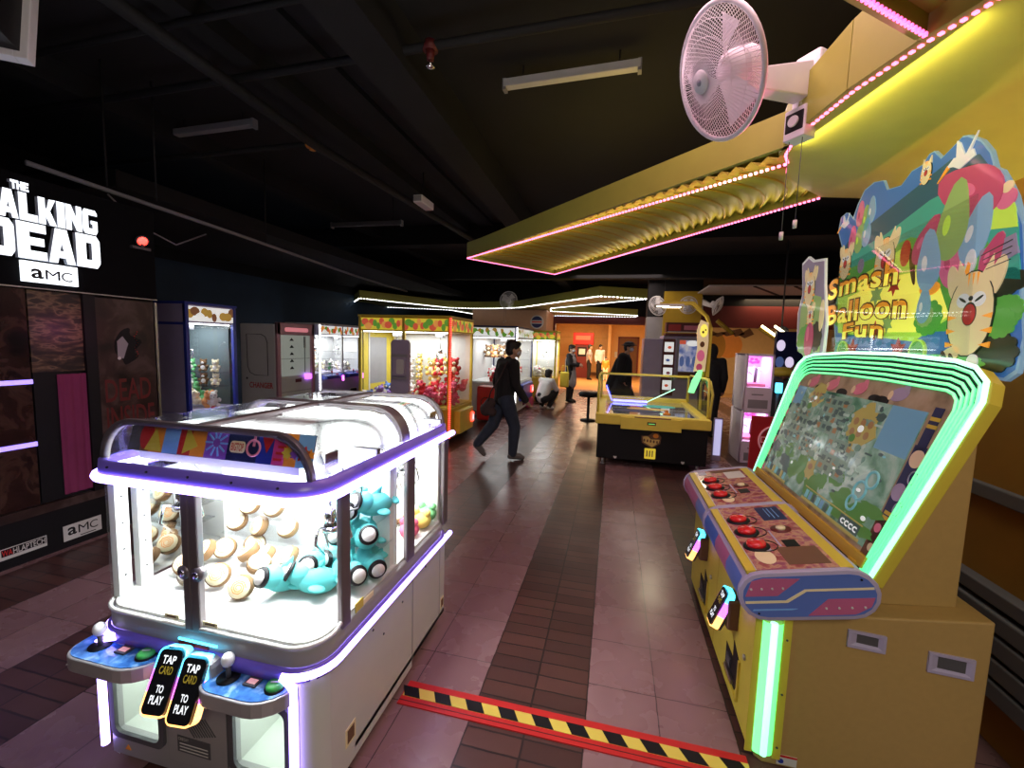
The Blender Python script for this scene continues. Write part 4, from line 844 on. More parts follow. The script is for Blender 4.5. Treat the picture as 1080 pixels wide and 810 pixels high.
for y in (3.17, 2.55, 1.94): a = sp(y, 0)[0]; b.obox(sf, a - .025, a + .025, -.05, .04, .0, .024)
b.build('speaker_ledge', sm, bevel=.003)
# ---- marquee sign
def sg(y, z): return (-y * K, 1.6 + (z - 1.6) * K)
gf = Fr((1.235, 0, 0), (0, -1, 0), (0, 0, 1), (-1, 0, 0))
lit('art_sky', (.05, .19, .55), .30, coat=.6); lit('art_sea', (.02, .12, .2), .22, coat=.6); lit('art_teal', (.05, .4, .3), .3, coat=.6); lit('art_green', (.1, .4, .06), .35, coat=.6); lit('art_lime', (.5, .75, .08), .45, coat=.6); lit('art_yellow', (.95, .85, .12), .75, coat=.6); lit('art_cream', (.85, .7, .4), .3, coat=.6); lit('art_pink', (.6, .08, .2), .22, coat=.6); lit('art_hot', (.8, .18, .35), .25, coat=.6); lit('art_mint', (.3, .48, .15), .3, coat=.6); lit('art_blue', (.25, .45, .65), .3, coat=.6); lit('art_white', (.8, .82, .85), .3, coat=.6); lit('art_dark', (.02, .04, .02), .05, coat=.6); lit('art_red', (.55, .03, .03), .25, coat=.6); lit('art_orange', (.95, .36, .03), .5, coat=.6); lit('art_brown', (.12, .05, .02), .1, coat=.6); lit('art_purple', (.35, .3, .45), .2, coat=.6)
main = [(2.98, 1.575), (3.05, 1.79), (3.04, 2.01), (3.04, 2.23), (3.11, 2.34), (3.09, 2.42), (3.03, 2.43), (2.95, 2.37), (2.91, 2.44), (2.85, 2.5), (2.76, 2.51), (2.68, 2.49), (2.64, 2.43), (2.52, 2.41), (2.45, 2.45), (2.38, 2.45), (2.34, 2.48), (2.31, 2.48), (2.26, 2.43), (2.2, 2.45), (2.15, 2.47), (2.12, 2.46), (2.05, 2.41), (2.0, 2.35), (1.97, 2.28), (1.94, 2.26), (1.9, 2.2), (1.87, 2.15), (1.85, 2.1), (1.82, 2.04), (1.78, 1.84), (1.8, 1.83), (1.78, 1.75), (1.76, 1.66), (1.77, 1.55), (1.81, 1.52), (2.07, 1.55), (2.44, 1.57)]
mq = B('art_blue').fpoly(gf, [sg(*q) for q in main], -.014, 0).build('marquee', sm)
def inset(pts, k):
    cx = sum(p[0] for p in pts) / len(pts); cz = sum(p[1] for p in pts) / len(pts); return [(cx + (p[0] - cx) * k, cz + (p[1] - cz) * k) for p in pts]
im = inset([sg(*q) for q in main], .982)
b = B('art_sky').fpoly(gf, im, 0, .001)
def G(pts, m_, l): b.m(m_).fpoly(gf, [sg(*q) for q in pts], .0005, l)
def GE(y, z, ry, rz, m_, l, ang=0, n=22): q = sg(y, z); b.m(m_).fell(gf, q[0], q[1], ry * K, rz * K, .0005, l, n, ang)
G([(3.03, 1.98), (3.03, 2.2), (2.97, 2.25), (2.4, 2.36), (2.2, 2.40), (2.05, 2.36), (2.0, 2.30), (1.93, 2.2), (1.86, 2.08), (1.82, 1.95), (1.8, 1.84), (2.2, 1.9)], 'art_sea', .002)
G([(3.03, 1.9), (3.03, 2.12), (2.9, 2.17), (2.6, 2.2), (2.3, 2.27), (2.1, 2.28), (1.95, 2.2), (1.84, 2.05), (1.8, 1.84), (2.2, 1.8)], 'art_teal', .0025)
G([(3.04, 1.78), (3.03, 2.08), (2.7, 2.1), (2.4, 2.14), (2.15, 2.05), (1.84, 2.0), (1.80, 1.84), (2.0, 1.7), (2.9, 1.7)], 'art_green', .003)
G([(2.98, 1.72), (3.03, 1.98), (2.7, 2.04), (2.45, 2.1), (2.3, 2.0), (2.2, 1.9), (2.1, 1.75), (2.3, 1.66)], 'art_lime', .0035)
G([(2.9, 1.72), (2.9, 1.92), (2.55, 1.98), (2.3, 1.97), (2.17, 1.88), (2.1, 1.76), (2.25, 1.70)], 'art_yellow', .004)
G([(1.97, 2.25), (1.9, 2.19), (1.86, 2.11), (1.84, 2.04), (1.96, 2.06)], 'art_lime', .004)
G([(1.97, 2.06), (1.84, 2.03), (1.8, 1.86), (1.9, 1.88)], 'art_teal', .0045)
def cloudy(y, z, ry, rz, m_, l, n=11):
    pts = []
    for i in range(n * 4):
        t = 2 * pi * i / (n * 4); r = 1 + .12 * abs(sin(n * t / 2)); pts.append((y + ry * r * cos(t), z + rz * r * sin(t)))
    G(pts, m_, l)
for a in ((2.14, 2.315, .09, .022, 'art_dark', .003), (1.87, 1.86, .085, .045, 'art_dark', .0045), (1.83, 1.76, .05, .05, 'art_green', .005), (1.87, 1.62, .09, .07, 'art_dark', .005), (1.86, 1.72, .06, .05, 'art_green', .0055), (2.06, 1.575, .15, .035, 'art_green', .0055), (2.22, 1.76, .08, .07, 'art_green', .005), (2.24, 1.77, .05, .045, 'art_mint', .0055), (2.30, 1.60, .07, .03, 'art_dark', .0052), (2.93, 1.62, .06, .05, 'art_teal', .005)): cloudy(*a)
def balloon(y, z, r, m_, l, ang=0, tall=1.25):
    pts = []
    for i in range(24):
        t = 2 * pi * i / 24; rr_ = r * (1 + .55 * max(0, sin(t)) ** 6); pts.append((rr_ * cos(t) * .85, rr_ * sin(t) * tall))
    G([(y - (p * cos(ang) - q * sin(ang)), z + p * sin(ang) + q * cos(ang)) for p, q in pts], m_, l)
    GE(y + r * .3, z + r * .2, r * .2, r * .4, {'art_pink': 'art_hot', 'art_mint': 'art_lime', 'art_blue': 'art_white', 'art_hot': 'art_pink'}.get(m_, 'art_white'), l + .0006, ang)
balloon(2.05, 2.22, .115, 'art_pink', .006, 1.1); balloon(2.14, 2.11, .10, 'art_mint', .007, -.1); balloon(2.02, 2.05, .08, 'art_blue', .0065, -.3); balloon(2.25, 1.98, .085, 'art_blue', .0075, .1); balloon(2.30, 2.08, .07, 'art_pink', .0068, -.6); balloon(2.12, 1.96, .075, 'art_hot', .0062, .3); balloon(2.25, 1.80, .05, 'art_blue', .008, .0); balloon(1.93, 1.95, .05, 'art_pink', .0085, -.4)
GE(2.23, 1.885, .06, .03, 'art_orange', .0072)
for y, z, r, m_ in ((2.86, 2.36, .045, 'art_hot'), (2.80, 2.32, .045, 'art_mint'), (2.75, 2.35, .045, 'art_blue'), (2.92, 2.24, .045, 'art_hot'), (2.85, 2.22, .05, 'art_mint'), (2.78, 2.24, .05, 'art_blue')): balloon(y, z, r, m_, .004)
GE(1.90, 2.15, .04, .035, 'art_hot', .005); GE(1.9, 2.19, .022, .02, 'art_cream', .0055)
def bird(y, z, s, l):
    G([(y + .10 * s, z + .0), (y + .05 * s, z + .035 * s), (y - .02 * s, z + .02 * s), (y - .08 * s, z + .03 * s), (y - .1 * s, z - .01 * s), (y, z - .04 * s), (y + .05 * s, z - .01 * s)], 'art_white', l); G([(y + .03 * s, z), (y + .04 * s, z + .12 * s), (y + .015 * s, z + .1 * s), (y - .04 * s, z)], 'art_white', l + .0004); G([(y - .02 * s, z), (y - .1 * s, z + .11 * s), (y - .06 * s, z + .02 * s)], 'art_white', l + .0005); G([(y + .09 * s, z + .01 * s), (y + .16 * s, z - .06 * s), (y + .08 * s, z - .01 * s)], 'art_orange', l + .0006)
bird(2.14, 2.37, .75, .006); bird(3.03, 2.36, .5, .004)
G([(1.98, 1.99), (1.84, 2.02), (1.82, 1.95), (1.88, 1.93), (1.86, 1.9), (1.98, 1.9)], 'art_purple', .0075)
b.m('art_dark')
for i in range(4): q, q2 = sg(1.97 - i * .01, 1.97 - i * .018), sg(1.845, 2.0 - i * .022); b.tube([gf.p(*q, .0082), gf.p(*q2, .0082)], .002, 4)
GE(2.02, 1.96, .025, .045, 'art_white', .008); G([(2.03, 1.96), (2.05, 1.88), (2.02, 1.88), (2.015, 1.95)], 'art_orange', .0085)
def cat(y, z, s, l, arms=True):
    """a plain striped cartoon cat, laughing"""
    GE(y, z, .105 * s, .155 * s, 'art_dark', l); GE(y, z, .10 * s, .15 * s, 'art_cream', l + .0005)
    for e in (-1, 1): G([(y + e * .03 * s, z + .13 * s), (y + e * .075 * s, z + .2 * s), (y + e * .085 * s, z + .1 * s)], 'art_cream', l + .0004)
    for e in (-1, 1):
        for k in range(3): G([(y + e * .1 * s, z - (.0 + k * .05) * s), (y + e * .055 * s, z - (.01 + k * .05) * s), (y + e * .098 * s, z - (.02 + k * .05) * s)], 'art_orange', l + .001)
    for k in (-1, 0, 1): G([(y + k * .02 * s - .005 * s, z + .145 * s), (y + k * .02 * s + .005 * s, z + .145 * s), (y + k * .02 * s, z + .1 * s)], 'art_orange', l + .001)
    for e in (-1, 1): GE(y + e * .035 * s, z + .05 * s, .03 * s, .026 * s, 'art_white', l + .0012); GE(y + e * .037 * s, z + .052 * s, .02 * s, .005 * s, 'art_dark', l + .0016, -.5 * e)
    GE(y, z + .055 * s, .01 * s, .009 * s, 'art_dark', l + .0018); GE(y, z + .0 * s, .032 * s, .042 * s, 'art_dark', l + .0013); GE(y, z - .002 * s, .028 * s, .037 * s, 'art_red', l + .0017)
    if arms:
        for e in (-1, 1): GE(y + e * .095 * s, z + .12 * s, .028 * s, .07 * s, 'art_cream', l - .0003, .3 * e)
cat(1.99, 1.76, 1.05, .009); GE(2.07, 1.60, .06, .03, 'art_cream', .0095, .5); GE(2.09, 1.59, .014, .034, 'art_brown', .0100, .5); GE(2.05, 1.585, .012, .03, 'art_brown', .0100, .5); GE(1.95, 1.58, .025, .03, 'art_white', .0105)
cat(2.58, 2.06, .8, .006); cat(2.97, 2.12, .6, .005); cat(2.34, 2.40, .33, .005, False); GE(2.42, 2.07, .035, .06, 'art_red', .0065); GE(2.80, 2.08, .03, .04, 'art_purple', .005); GE(2.36, 2.0, .015, .09, 'art_brown', .0062, .3)
for y, z, r in ((2.48, 1.93, .05), (2.6, 1.72, .05), (2.4, 1.62, .06), (2.80, 1.62, .06)):
    G([(y + r * (1 if i % 2 else .5) * cos(pi * i / 6), z + r * (1 if i % 2 else .5) * sin(pi * i / 6)) for i in range(12)], 'art_red', .0058)
for y, z, r in ((2.62, 1.9, .06), (2.5, 1.75, .05), (2.85, 1.78, .05)): G([(y + r * (1 if i % 2 else .5) * cos(pi * i / 6), z + r * (1 if i % 2 else .5) * sin(pi * i / 6)) for i in range(12)], 'art_mint', .0056)
for y in (2.90, 2.26): GE(y, 1.615, .055, .055, 'art_lime', .0085); GE(y, 1.615, .043, .047, 'art_green', .009)
b.build('marquee_print', mq)
def title(txt, y0, y1, z0, z1, rise):
    (a0, b0), (a1, b1) = sg(y0, z0), sg(y1, z1)
    wp = lambda ta, tb: (ta, tb * (1 - .0 * ta) + rise * ta + .12 * sin(pi * ta))
    t_ = B('art_brown').text(gf, txt, a0 - .006, a1 + .006, b0 - .006, b1 + .006, .0125, .075, warp=wp, space=1.1); t_.m('art_orange').text(gf, txt, a0, a1, b0, b1, .0138, .03, warp=wp, space=1.1)
    hw = lambda ta, tb: wp(ta, min(tb, .5)); t_.m('art_yellow').text(gf, txt, a0, a1, b0, b1, .0144, .022, warp=hw, space=1.1)
    t_.build('title_lettering', mq)
title('Smash', 3.12, 2.44, 1.92, 2.04, .08); title('Balloon', 3.11, 2.35, 1.765, 1.885, .0); title('Fun', 2.90, 2.51, 1.675, 1.765, .0)
left = [(3.5, 2.22), (3.40, 2.25), (3.32, 2.21), (3.15, 2.19), (3.12, 2.02), (3.05, 1.78), (3.05, 1.58), (3.29, 1.54), (3.47, 1.64), (3.50, 1.87), (3.45, 2.0)]
lf = B('art_white').fpoly(gf, [sg(*q) for q in left], .025, .037).build('side_board', sm)
gf_ = gf; gf = Fr((1.235 - .037, 0, 0), (0, -1, 0), (0, 0, 1), (-1, 0, 0))
b = B('art_purple').fpoly(gf, inset([sg(*q) for q in left], .94), 0, .001)
G([(3.44, 1.6), (3.45, 1.9), (3.38, 2.0), (3.15, 1.95), (3.1, 1.6)], 'art_mint', .002); cat(3.33, 2.02, .75, .004); cloudy(3.3, 1.68, .15, .1, 'art_green', .003); cloudy(3.17, 1.7, .07, .09, 'art_dark', .0035); GE(3.27, 1.68, .065, .115, 'art_pink', .006); GE(3.29, 1.72, .02, .05, 'art_hot', .0066); cat(3.28, 1.84, .45, .005); GE(3.12, 1.83, .03, .1, 'art_cream', .004)
b.build('side_board_print', lf); gf = gf_
B('acrylic').fpoly(Fr((1.215, 0, 0), (0, -1, 0), (0, 0, 1), (-1, 0, 0)), [sg(*q) for q in ((3.0, 1.6), (3.0, 2.1), (2.0, 2.2), (1.95, 1.6))], .0, .004).build('marquee_cover', mq)
B('steel').cyl((1.262, 2.0, 1.45), (1.262, 2.0, 1.8), .012, n=8).cyl((1.262, 2.7, 1.45), (1.262, 2.7, 1.8), .012, n=8).build('marquee_bracket', sm)
a_ = area('cove_fill_light', (1.36 - .95, 2.25 - 2.38, 1.72), .12, 3, (1, .68, .22), (radians(180), radians(10), 0), sizey=1.2); a_.parent = sm  # unseen light behind the sign, added to brighten the cove and wall
a_ = area('marquee_lamp', (1.10 - .95, 2.40 - 2.38, 1.585), .08, 1.2, (.5, 1, .3), (0, radians(180), 0), sizey=1.0); a_.parent = sm
# ---- hazard cable cover on the floor
b = B('red').box(-.855, .585, 1.605, 1.735, 0, .006); x = -.84; k = 0
mat('hazard_yellow', (.75, .6, .1), .4)
b.m('hazard_yellow').box(-.85, .585, 1.648, 1.700, .006, .008).m('black')
while x < .52: b.prism([(x, 1.648, .008), (x + .075, 1.648, .008), (x + .045, 1.700, .008), (x - .03, 1.700, .008)], (0, 0, .0012)); x += .15
b.m('dark_red').box(-.855, .585, 1.624, 1.628, .006, .007)
solo(b, 'hazard_tape', 'red floor tape with yellow-black hazard stripes between claw machine and tan cabinet', 'floor tape')
# ================================================================ people
def fuse(name, shapes, m, parent, voxel=.012, smooth=6):
    """one continuous skin grown over tapered limbs and ellipsoids"""
    b = B(m)
    for s in shapes:
        if len(s) == 4:
            p0, r0, p1, r1 = s; p0, p1 = V(p0), V(p1)
            b.cyl(p0, p1, r0, r1, 14); b.ell(p0, r0, 12, 8); b.ell(p1, r1, 12, 8)
        else: b.ell(s[0], s[1], 16, 10, R=s[2] if len(s) > 2 else None)
    o = b.build(name, None)
    md = o.modifiers.new('r', 'REMESH'); md.mode = 'VOXEL'; md.voxel_size = voxel; md.use_smooth_shade = True
    sm_ = o.modifiers.new('s', 'SMOOTH'); sm_.iterations = smooth; sm_.factor = .5
    dg = bpy.context.evaluated_depsgraph_get(); me = bpy.data.meshes.new_from_object(o.evaluated_get(dg)); old = o.data; o.modifiers.clear(); o.data = me; bpy.data.meshes.remove(old)
    me.materials.clear(); me.materials.append(MATS[m])
    for p in me.polygons: p.use_smooth = True; p.material_index = 0
    o.parent = parent
    return o
def person(label, loc, face, J, clothes, voxel=.012, fingers=True, hair=None, mask=False, cap=None, scale=1.0):
    """J: joints in a standing frame x forward, y left, z up; clothes: list of (name, material, kind)"""
    D = dict(hip=(0, 0, .86), chest=(.0, 0, 1.20), neck=(0, 0, 1.38), head=(.025, 0, 1.525), look=0.0, tilt=0.0,
        shL=(0, .175, 1.335), shR=(0, -.175, 1.335), elL=(-.04, .22, 1.07), elR=(-.04, -.22, 1.07), wrL=(.05, .23, .85), wrR=(.05, -.23, .85),
        hL=(0, .085, .84), hR=(0, -.085, .84), kL=(.02, .09, .47), kR=(.02, -.09, .47), aL=(-.01, .09, .085), aR=(-.01, -.09, .085), tL=None, tR=None)
    D.update(J); g = lambda k: V(D[k]) if not isinstance(D[k], float) else D[k]
    t = thing('person', label, 'person', (0, 0, 0))
    fw = Matrix.Rotation(D['look'], 3, 'Z') @ Matrix.Rotation(D['tilt'], 3, 'Y'); hd = V(D['head'])
    H = lambda x, y, z: hd + fw @ V((x, y, z))
    toes = {}
    for s in 'LR':
        a = V(D['a' + s]); toes[s] = V(D['t' + s]) if D['t' + s] else a + V((.15, .01 if s == 'L' else -.01, -.055))
    hp, ch, nk = V(D['hip']), V(D['chest']), V(D['neck'])
    sk = [(hp, .115, ch, .125), (ch, .125, nk - V((0, 0, .06)), .085), (nk - V((0, 0, .05)), .055, hd - V((0, 0, .05)), .05), (hd, (.092, .074, .108), fw), (H(.05, 0, -.06), (.045, .048, .045)), (H(.098, 0, -.015), (.016, .012, .022)), (H(.088, 0, -.05), (.012, .025, .009)), (H(0, .077, -.01), (.016, .012, .03)), (H(0, -.077, -.01), (.016, .012, .03))]
    sh_w = [(V(D['shL']), .062, V(D['shR']), .062)]
    arms, legs = {}, {}
    for s in 'LR':
        S0, E0, W0 = V(D['sh' + s]), V(D['el' + s]), V(D['wr' + s]); H0, K0, A0_, T0 = V(D['h' + s]), V(D['k' + s]), V(D['a' + s]), toes[s]
        arms[s] = [(ch + V((0, 0, .08)), .07, S0, .058), (S0, .055, E0, .042), (E0, .042, W0, .029)]; legs[s] = [(hp, .10, H0, .092), (H0, .09, K0, .058), (K0, .06, K0.lerp(A0_, .35), .056), (K0.lerp(A0_, .35), .056, A0_, .037)]
        sk += arms[s] + legs[s] + [(A0_, .036, T0, .028)]
        d = (W0 - E0).normalized(); cl = V((d.z, 0, -d.x)) if abs(d.z) > .3 else V((0, 0, -1)); cl = -cl if cl.x < 0 and abs(d.z) > .3 else cl; sd = d.cross(cl)
        pm = W0 + d * .05; sk += [(W0, .026, pm, .030), (pm + d * .02 + sd * .018, .02, pm + d * .02 - sd * .018, .02)]
        if fingers:
            for i, ln in enumerate((.030, .034, .032, .026)):
                o = pm + d * .035 + sd * (-.027 + .018 * i); k1 = o + d * ln + cl * .006; k2 = k1 + d * ln * .55 + cl * ln * .55; k3 = k2 + d * ln * .1 + cl * ln * .6
                sk += [(o, .0095, k1, .009), (k1, .009, k2, .0085), (k2, .0085, k3, .008)]
            o = W0 + d * .03 + sd * .024; k1 = o + sd * .022 + d * .022 + cl * .012; sk += [(o, .012, k1, .010), (k1, .010, k1 + d * .028 + cl * .006, .0085)]
    body = fuse('body', sk, 'skin', t, voxel)
    for nm, m_, kind in clothes:
        sh = []
        if kind == 'top':
            e = .02; sh = [(hp + V((0, 0, .0)), .135, ch, .145), (ch, .145, nk - V((0, 0, .07)), .095), (hp + V((0, .05, .02)), .12, ch + V((0, .06, 0)), .125), (hp + V((0, -.05, .02)), .12, ch + V((0, -.06, 0)), .125), (V(D['shL']), .07, V(D['shR']), .07), (nk - V((0, 0, .05)), .066, nk - V((0, 0, .01)), .062)]
            for s in 'LR': sh += [(a, ra + e, c, rc + e) for a, ra, c, rc in arms[s]]
        elif kind == 'short':
            e = .02; sh = [(hp, .135, ch, .145), (ch, .145, nk - V((0, 0, .07)), .09), (V(D['shL']), .07, V(D['shR']), .07)]
            for s in 'LR': a, ra, c, rc = arms[s][1]; sh += [(a, ra + e, a.lerp(c, .6), ra + e)]
        elif kind == 'vest': sh = [(hp, .15, ch, .16), (ch, .16, nk - V((0, 0, .07)), .10), (V(D['shL']) * .9 + nk * .1, .075, V(D['shR']) * .9 + nk * .1, .075)]
        elif kind == 'pants':
            e = .022; sh = [(hp + V((0, 0, .04)), .128, hp, .128)]
            for s in 'LR': sh += [(a, ra + e, c, rc + e) for a, ra, c, rc in legs[s]]
        elif kind == 'skirt': sh = [(hp + V((0, 0, .08)), .14, hp, .17), (hp, .17, hp - V((0, 0, .30)), .19)]
        elif kind == 'coat':
            sh = [(hp - V((0, 0, .0)), .19, ch, .16), (ch, .16, nk - V((0, 0, .06)), .10), (hp - V((.05, 0, .35)), .25, hp, .19), (hp - V((.22, 0, .15)), .16, ch - V((.1, 0, 0)), .12)]
            for s in 'LR': sh += [(a, ra + .04, c, rc + .045) for a, ra, c, rc in arms[s]]
        elif kind == 'hood': sh = [(hd + fw @ V((-.02, 0, .015)), (.115, .1, .135), fw), (nk, .085, hd - V((0, 0, .07)), .085)]
        elif kind == 'shoes':
            for s in 'LR':
                A0_, T0 = V(D['a' + s]), toes[s]; hl = A0_ + (A0_ - T0) * .25 + V((0, 0, -.045)); sh = [(A0_ + V((0, 0, .01)), .05, A0_ - V((0, 0, .02)), .05), (hl, .038, T0, .034), (A0_ - V((0, 0, .015)), .045, T0 + (A0_ - T0) * .3, .045)]
                fuse('shoe', sh, m_, t, voxel)
            continue
        fuse(nm, sh, m_, t, voxel)
    if hair:
        hs_ = [(H(-.015, 0, .035), (.1, .084, .098), fw), (H(-.04, 0, -.01), (.078, .08, .085), fw)]
        if hair == 'long': hs_ += [(H(-.06, 0, -.02), .07, H(-.07, 0, -.16), .06)]
        if hair == 'full': hs_ += [(H(.03, 0, .075), (.075, .07, .045), fw), (H(-.03, 0, .07), (.085, .08, .065), fw)]
        fuse('hair', hs_, 'hair', t, min(voxel, .01), 3)
    if mask: fuse('face_mask', [(H(.062, 0, -.045), (.045, .06, .045), fw), (H(.03, .06, -.03), .008, H(0, .077, .0), .006), (H(.03, -.06, -.03), .008, H(0, -.077, .0), .006)], 'mask', t, .008, 3)
    ey = B('black')
    for s in (-1, 1): ey.ell(H(.083, .03 * s, .015), (.008, .012, .007), 8, 5)
    ey.build('eyes', t, keep=True)
    if cap: fuse('hat', [(H(0, 0, .07), (.115, .1, .06), fw), (H(0, 0, .045), (.19, .15, .014), fw)], 'cloth_black', t, .01, 3)
    t.location = loc; t.rotation_euler = (0, 0, face); t.scale = (scale,) * 3
    return t
person('man in black sweater, dark jeans and face mask walking across the aisle', (-1.40, 5.65, 0), radians(36),
    dict(hip=(-.03, 0, .86), chest=(-.01, 0, 1.20), neck=(.03, 0, 1.375), head=(.09, 0, 1.51), look=-.35, shL=(.0, .195, 1.32), shR=(.02, -.19, 1.32), elL=(-.06, .23, 1.06), wrL=(.0, .23, .84), elR=(.03, -.25, 1.05), wrR=(.18, -.235, .85),
        hL=(-.03, .085, .84), hR=(-.03, -.085, .84), kR=(.10, -.085, .47), aR=(.08, -.085, .09), tR=(.23, -.09, .032), kL=(-.15, .085, .48), aL=(-.37, .09, .22), tL=(-.27, .095, .07)),
    [('sweater', 'cloth_black', 'top'), ('jeans', 'denim', 'pants'), ('shoes', 'shoe_grey', 'shoes')], voxel=.0075, hair='full', mask=True)
jk = B('cloth_brown'); c0 = V((-1.60, 5.60, .73))
t = thing('shoulder_bag', 'dark brown shoulder bag on the hip of the man in black', 'bag', (-1.60, 5.58, .60))
fuse('pouch', [((-1.60, 5.57, .78), .075, (-1.66, 5.58, .68), .085), ((-1.68, 5.58, .70), .07, (-1.56, 5.55, .66), .06)], 'cloth_brown', t, .012).data.transform(Matrix.Translation(-t.location))
B('cloth_brown').tube([(-1.62, 5.52, .80), (-1.57, 5.475, .95), (-1.44, 5.45, 1.15), (-1.36, 5.5, 1.36)], .010, 6).build('strap', t)
person('masked woman in grey vest and black sleeves standing by the narrow yellow-green crane', (-1.16, 12.0, 0), radians(-15),
    dict(elL=(.06, .22, 1.10), wrL=(.24, .08, 1.10), elR=(.06, -.22, 1.10), wrR=(.24, -.06, 1.07), look=-.3), [('sleeves', 'cloth_black', 'top'), ('vest', 'cloth_grey', 'vest'), ('skirt', 'cloth_grey', 'skirt'), ('trousers', 'cloth_black', 'pants'), ('shoes', 'black', 'shoes')], hair='full', mask=True, scale=.97)
t = thing('tote_bag', 'yellow tote bag hanging beside the standing woman in grey', 'bag', (-1.28, 11.72, .42))
B('yellow').box(-1.40, -1.16, 11.60, 11.72, .45, .86).build('pouch', t, bevel=.03); B('yellow').tube([(-1.37, 11.66, .86), (-1.34, 11.68, 1.02), (-1.22, 11.68, 1.02), (-1.19, 11.66, .86)], .012, 6).build('handle', t)
person('person crouching in a white shirt before the narrow yellow-green crane', (-1.64, 10.35, 0), radians(60),
    dict(hip=(-.05, 0, .30), chest=(.08, 0, .58), neck=(.15, 0, .74), head=(.2, 0, .86), shL=(.12, .17, .70), shR=(.12, -.17, .70), elL=(.25, .2, .5), elR=(.25, -.2, .5), wrL=(.4, .12, .5), wrR=(.4, -.12, .5), hL=(-.05, .09, .28), hR=(-.05, -.09, .28), kL=(.32, .14, .44), kR=(.32, -.14, .44), aL=(.1, .12, .085), aR=(.1, -.12, .085)),
    [('shirt', 'cloth_white', 'top'), ('trousers', 'cloth_black', 'pants'), ('shoes', 'cloth_white', 'shoes')], hair='full')
person('person in a long black coat and wide hat walking behind the air hockey table', (.22, 9.9, 0), radians(-12),
    dict(chest=(.02, 0, 1.22), head=(.09, 0, 1.55), look=-.2, kL=(.18, .09, .47), aL=(.12, .09, .09), kR=(-.06, -.09, .47), aR=(-.3, -.09, .16)), [('coat', 'cloth_black', 'coat'), ('trousers', 'cloth_black', 'pants'), ('shoes', 'black', 'shoes')], hair='short', cap=True, mask=True, scale=1.02)
person('person in a black hooded jacket standing with back turned beside the stacked mini cranes', (1.68, 8.25, 0), radians(95),
    dict(head=(.02, 0, 1.50)), [('hoodie', 'cloth_black', 'top'), ('hood', 'cloth_black', 'hood'), ('trousers', 'cloth_black', 'pants'), ('shoes', 'black', 'shoes')], hair='short', scale=1.03)
person('adult in a dark shirt standing by the red kiosk in the lobby', (-1.12, 20.3, 0), radians(10), {}, [('shirt', 'cloth_grey', 'short'), ('trousers', 'cloth_black', 'pants'), ('shoes', 'black', 'shoes')], voxel=.016, hair='short')
person('adult in a white shirt and black trousers standing in the lobby', (-.66, 21.2, 0), radians(-60), {}, [('shirt', 'cloth_white', 'top'), ('trousers', 'cloth_black', 'pants'), ('shoes', 'black', 'shoes')], voxel=.016, hair='short')
person('small child in orange standing alone in the lobby', (-.36, 20.4, 0), radians(-90), {}, [('shirt', 'orange', 'top'), ('trousers', 'plush_cream', 'pants'), ('shoes', 'cloth_white', 'shoes')], voxel=.016, hair='short', scale=.66)
# ================================================================ horror shooting booth on the left
tw = thing('shooting_booth', 'black horror shooting booth with big glowing white letters and blood-brown panels', 'arcade booth', (-4.5, 1.75, 0))
mat('matte_black', (.004, .004, .005), .9, spec=.1)
tf = Fr((-3.85, 0, 0), (0, 1, 0), (0, 0, 1), (1, 0, 0))
ramp_mat('blood_panel', [(.3, (.006, .004, .004)), (.47, (.03, .011, .009)), (.55, (.06, .03, .022)), (.68, (.012, .005, .006))], 6, 8, .22, distort=.8, coat=.5)
ramp_mat('rot_panel', [(.3, (.008, .005, .005)), (.5, (.035, .018, .015)), (.62, (.075, .05, .045)), (.75, (.015, .008, .008))], 5, 8, .35, distort=.6)
ramp_mat('camo_panel', [(.40, (.01, .008, .006)), (.5, (.06, .035, .02)), (.56, (.16, .11, .06)), (.62, (.02, .015, .01))], 7, 3, .5, distort=.3, stretch=(1, 1, 3))
B('black').box(-5.3, -3.87, .4, 2.93, 0, 2.56).build('booth_body', tw)
B('black').obox(tf, .4, 2.93, .0, .31, -.02, .0).m('rot_panel').obox(tf, .4, 2.93, .31, .37, -.02, .015).build('plinth', tw)
B('blood_panel').obox(tf, .4, 2.085, .38, 1.86, -.02, .004).build('left_panel', tw)
b = B('camo_panel').obox(tf, 2.10, 2.40, 1.30, 1.86, -.02, -.005).m('black').obox(tf, 2.10, 2.27, .38, 1.3, -.02, -.004); b.build('door_panel', tw)
mat('curtain_pink', (.20, .02, .09), .8); b = B('curtain_pink'); rings = []
for z in (.40, 1.28): rings.append([tf.p(2.225 + .0095 * i, z, .004 + .006 * sin(i * 1.1)) for i in range(19)])
b.loft(rings, caps=False, closed=False); b.build('curtain', tw)
B('black').obox(tf, 2.40, 2.475, .37, 1.87, -.02, .02).build('door_post', tw)
b = B('rot_panel').obox(tf, 2.475, 2.91, .37, 1.85, -.02, .002)
b.m('black').fpoly(tf, [(2.60 + .09 * (1 + .18 * sin(5 * q)) * (cos(q) + 1), 1.48 + .13 * (1 + .15 * cos(4 * q)) * sin(q)) for q in [2 * pi * i / 28 for i in range(28)]], .002, .004).m('grey').fpoly(tf, [(2.62, 1.40), (2.66, 1.38), (2.70, 1.5), (2.66, 1.56), (2.62, 1.52)], .004, .005).m('off_white').fell(tf, 2.63, 1.385, .013, .013, .005, .006, 12)
b.m('dark_red').text(tf, 'DEAD', 2.52, 2.86, 1.04, 1.22, .004, .01).text(tf, 'INSIDE', 2.52, 2.88, .80, 1.0, .004, .01)
b.m('red')
for i in range(12): b.fell(tf, 2.76 + .012 * sin(i * 1.3), 1.4 + i * .018, .004, .004, .002, .004, 6)
b.build('right_panel', tw)
B('steel').obox(tf, 2.915, 2.935, 0, 1.85, -.03, .012).build('edge_strip', tw)
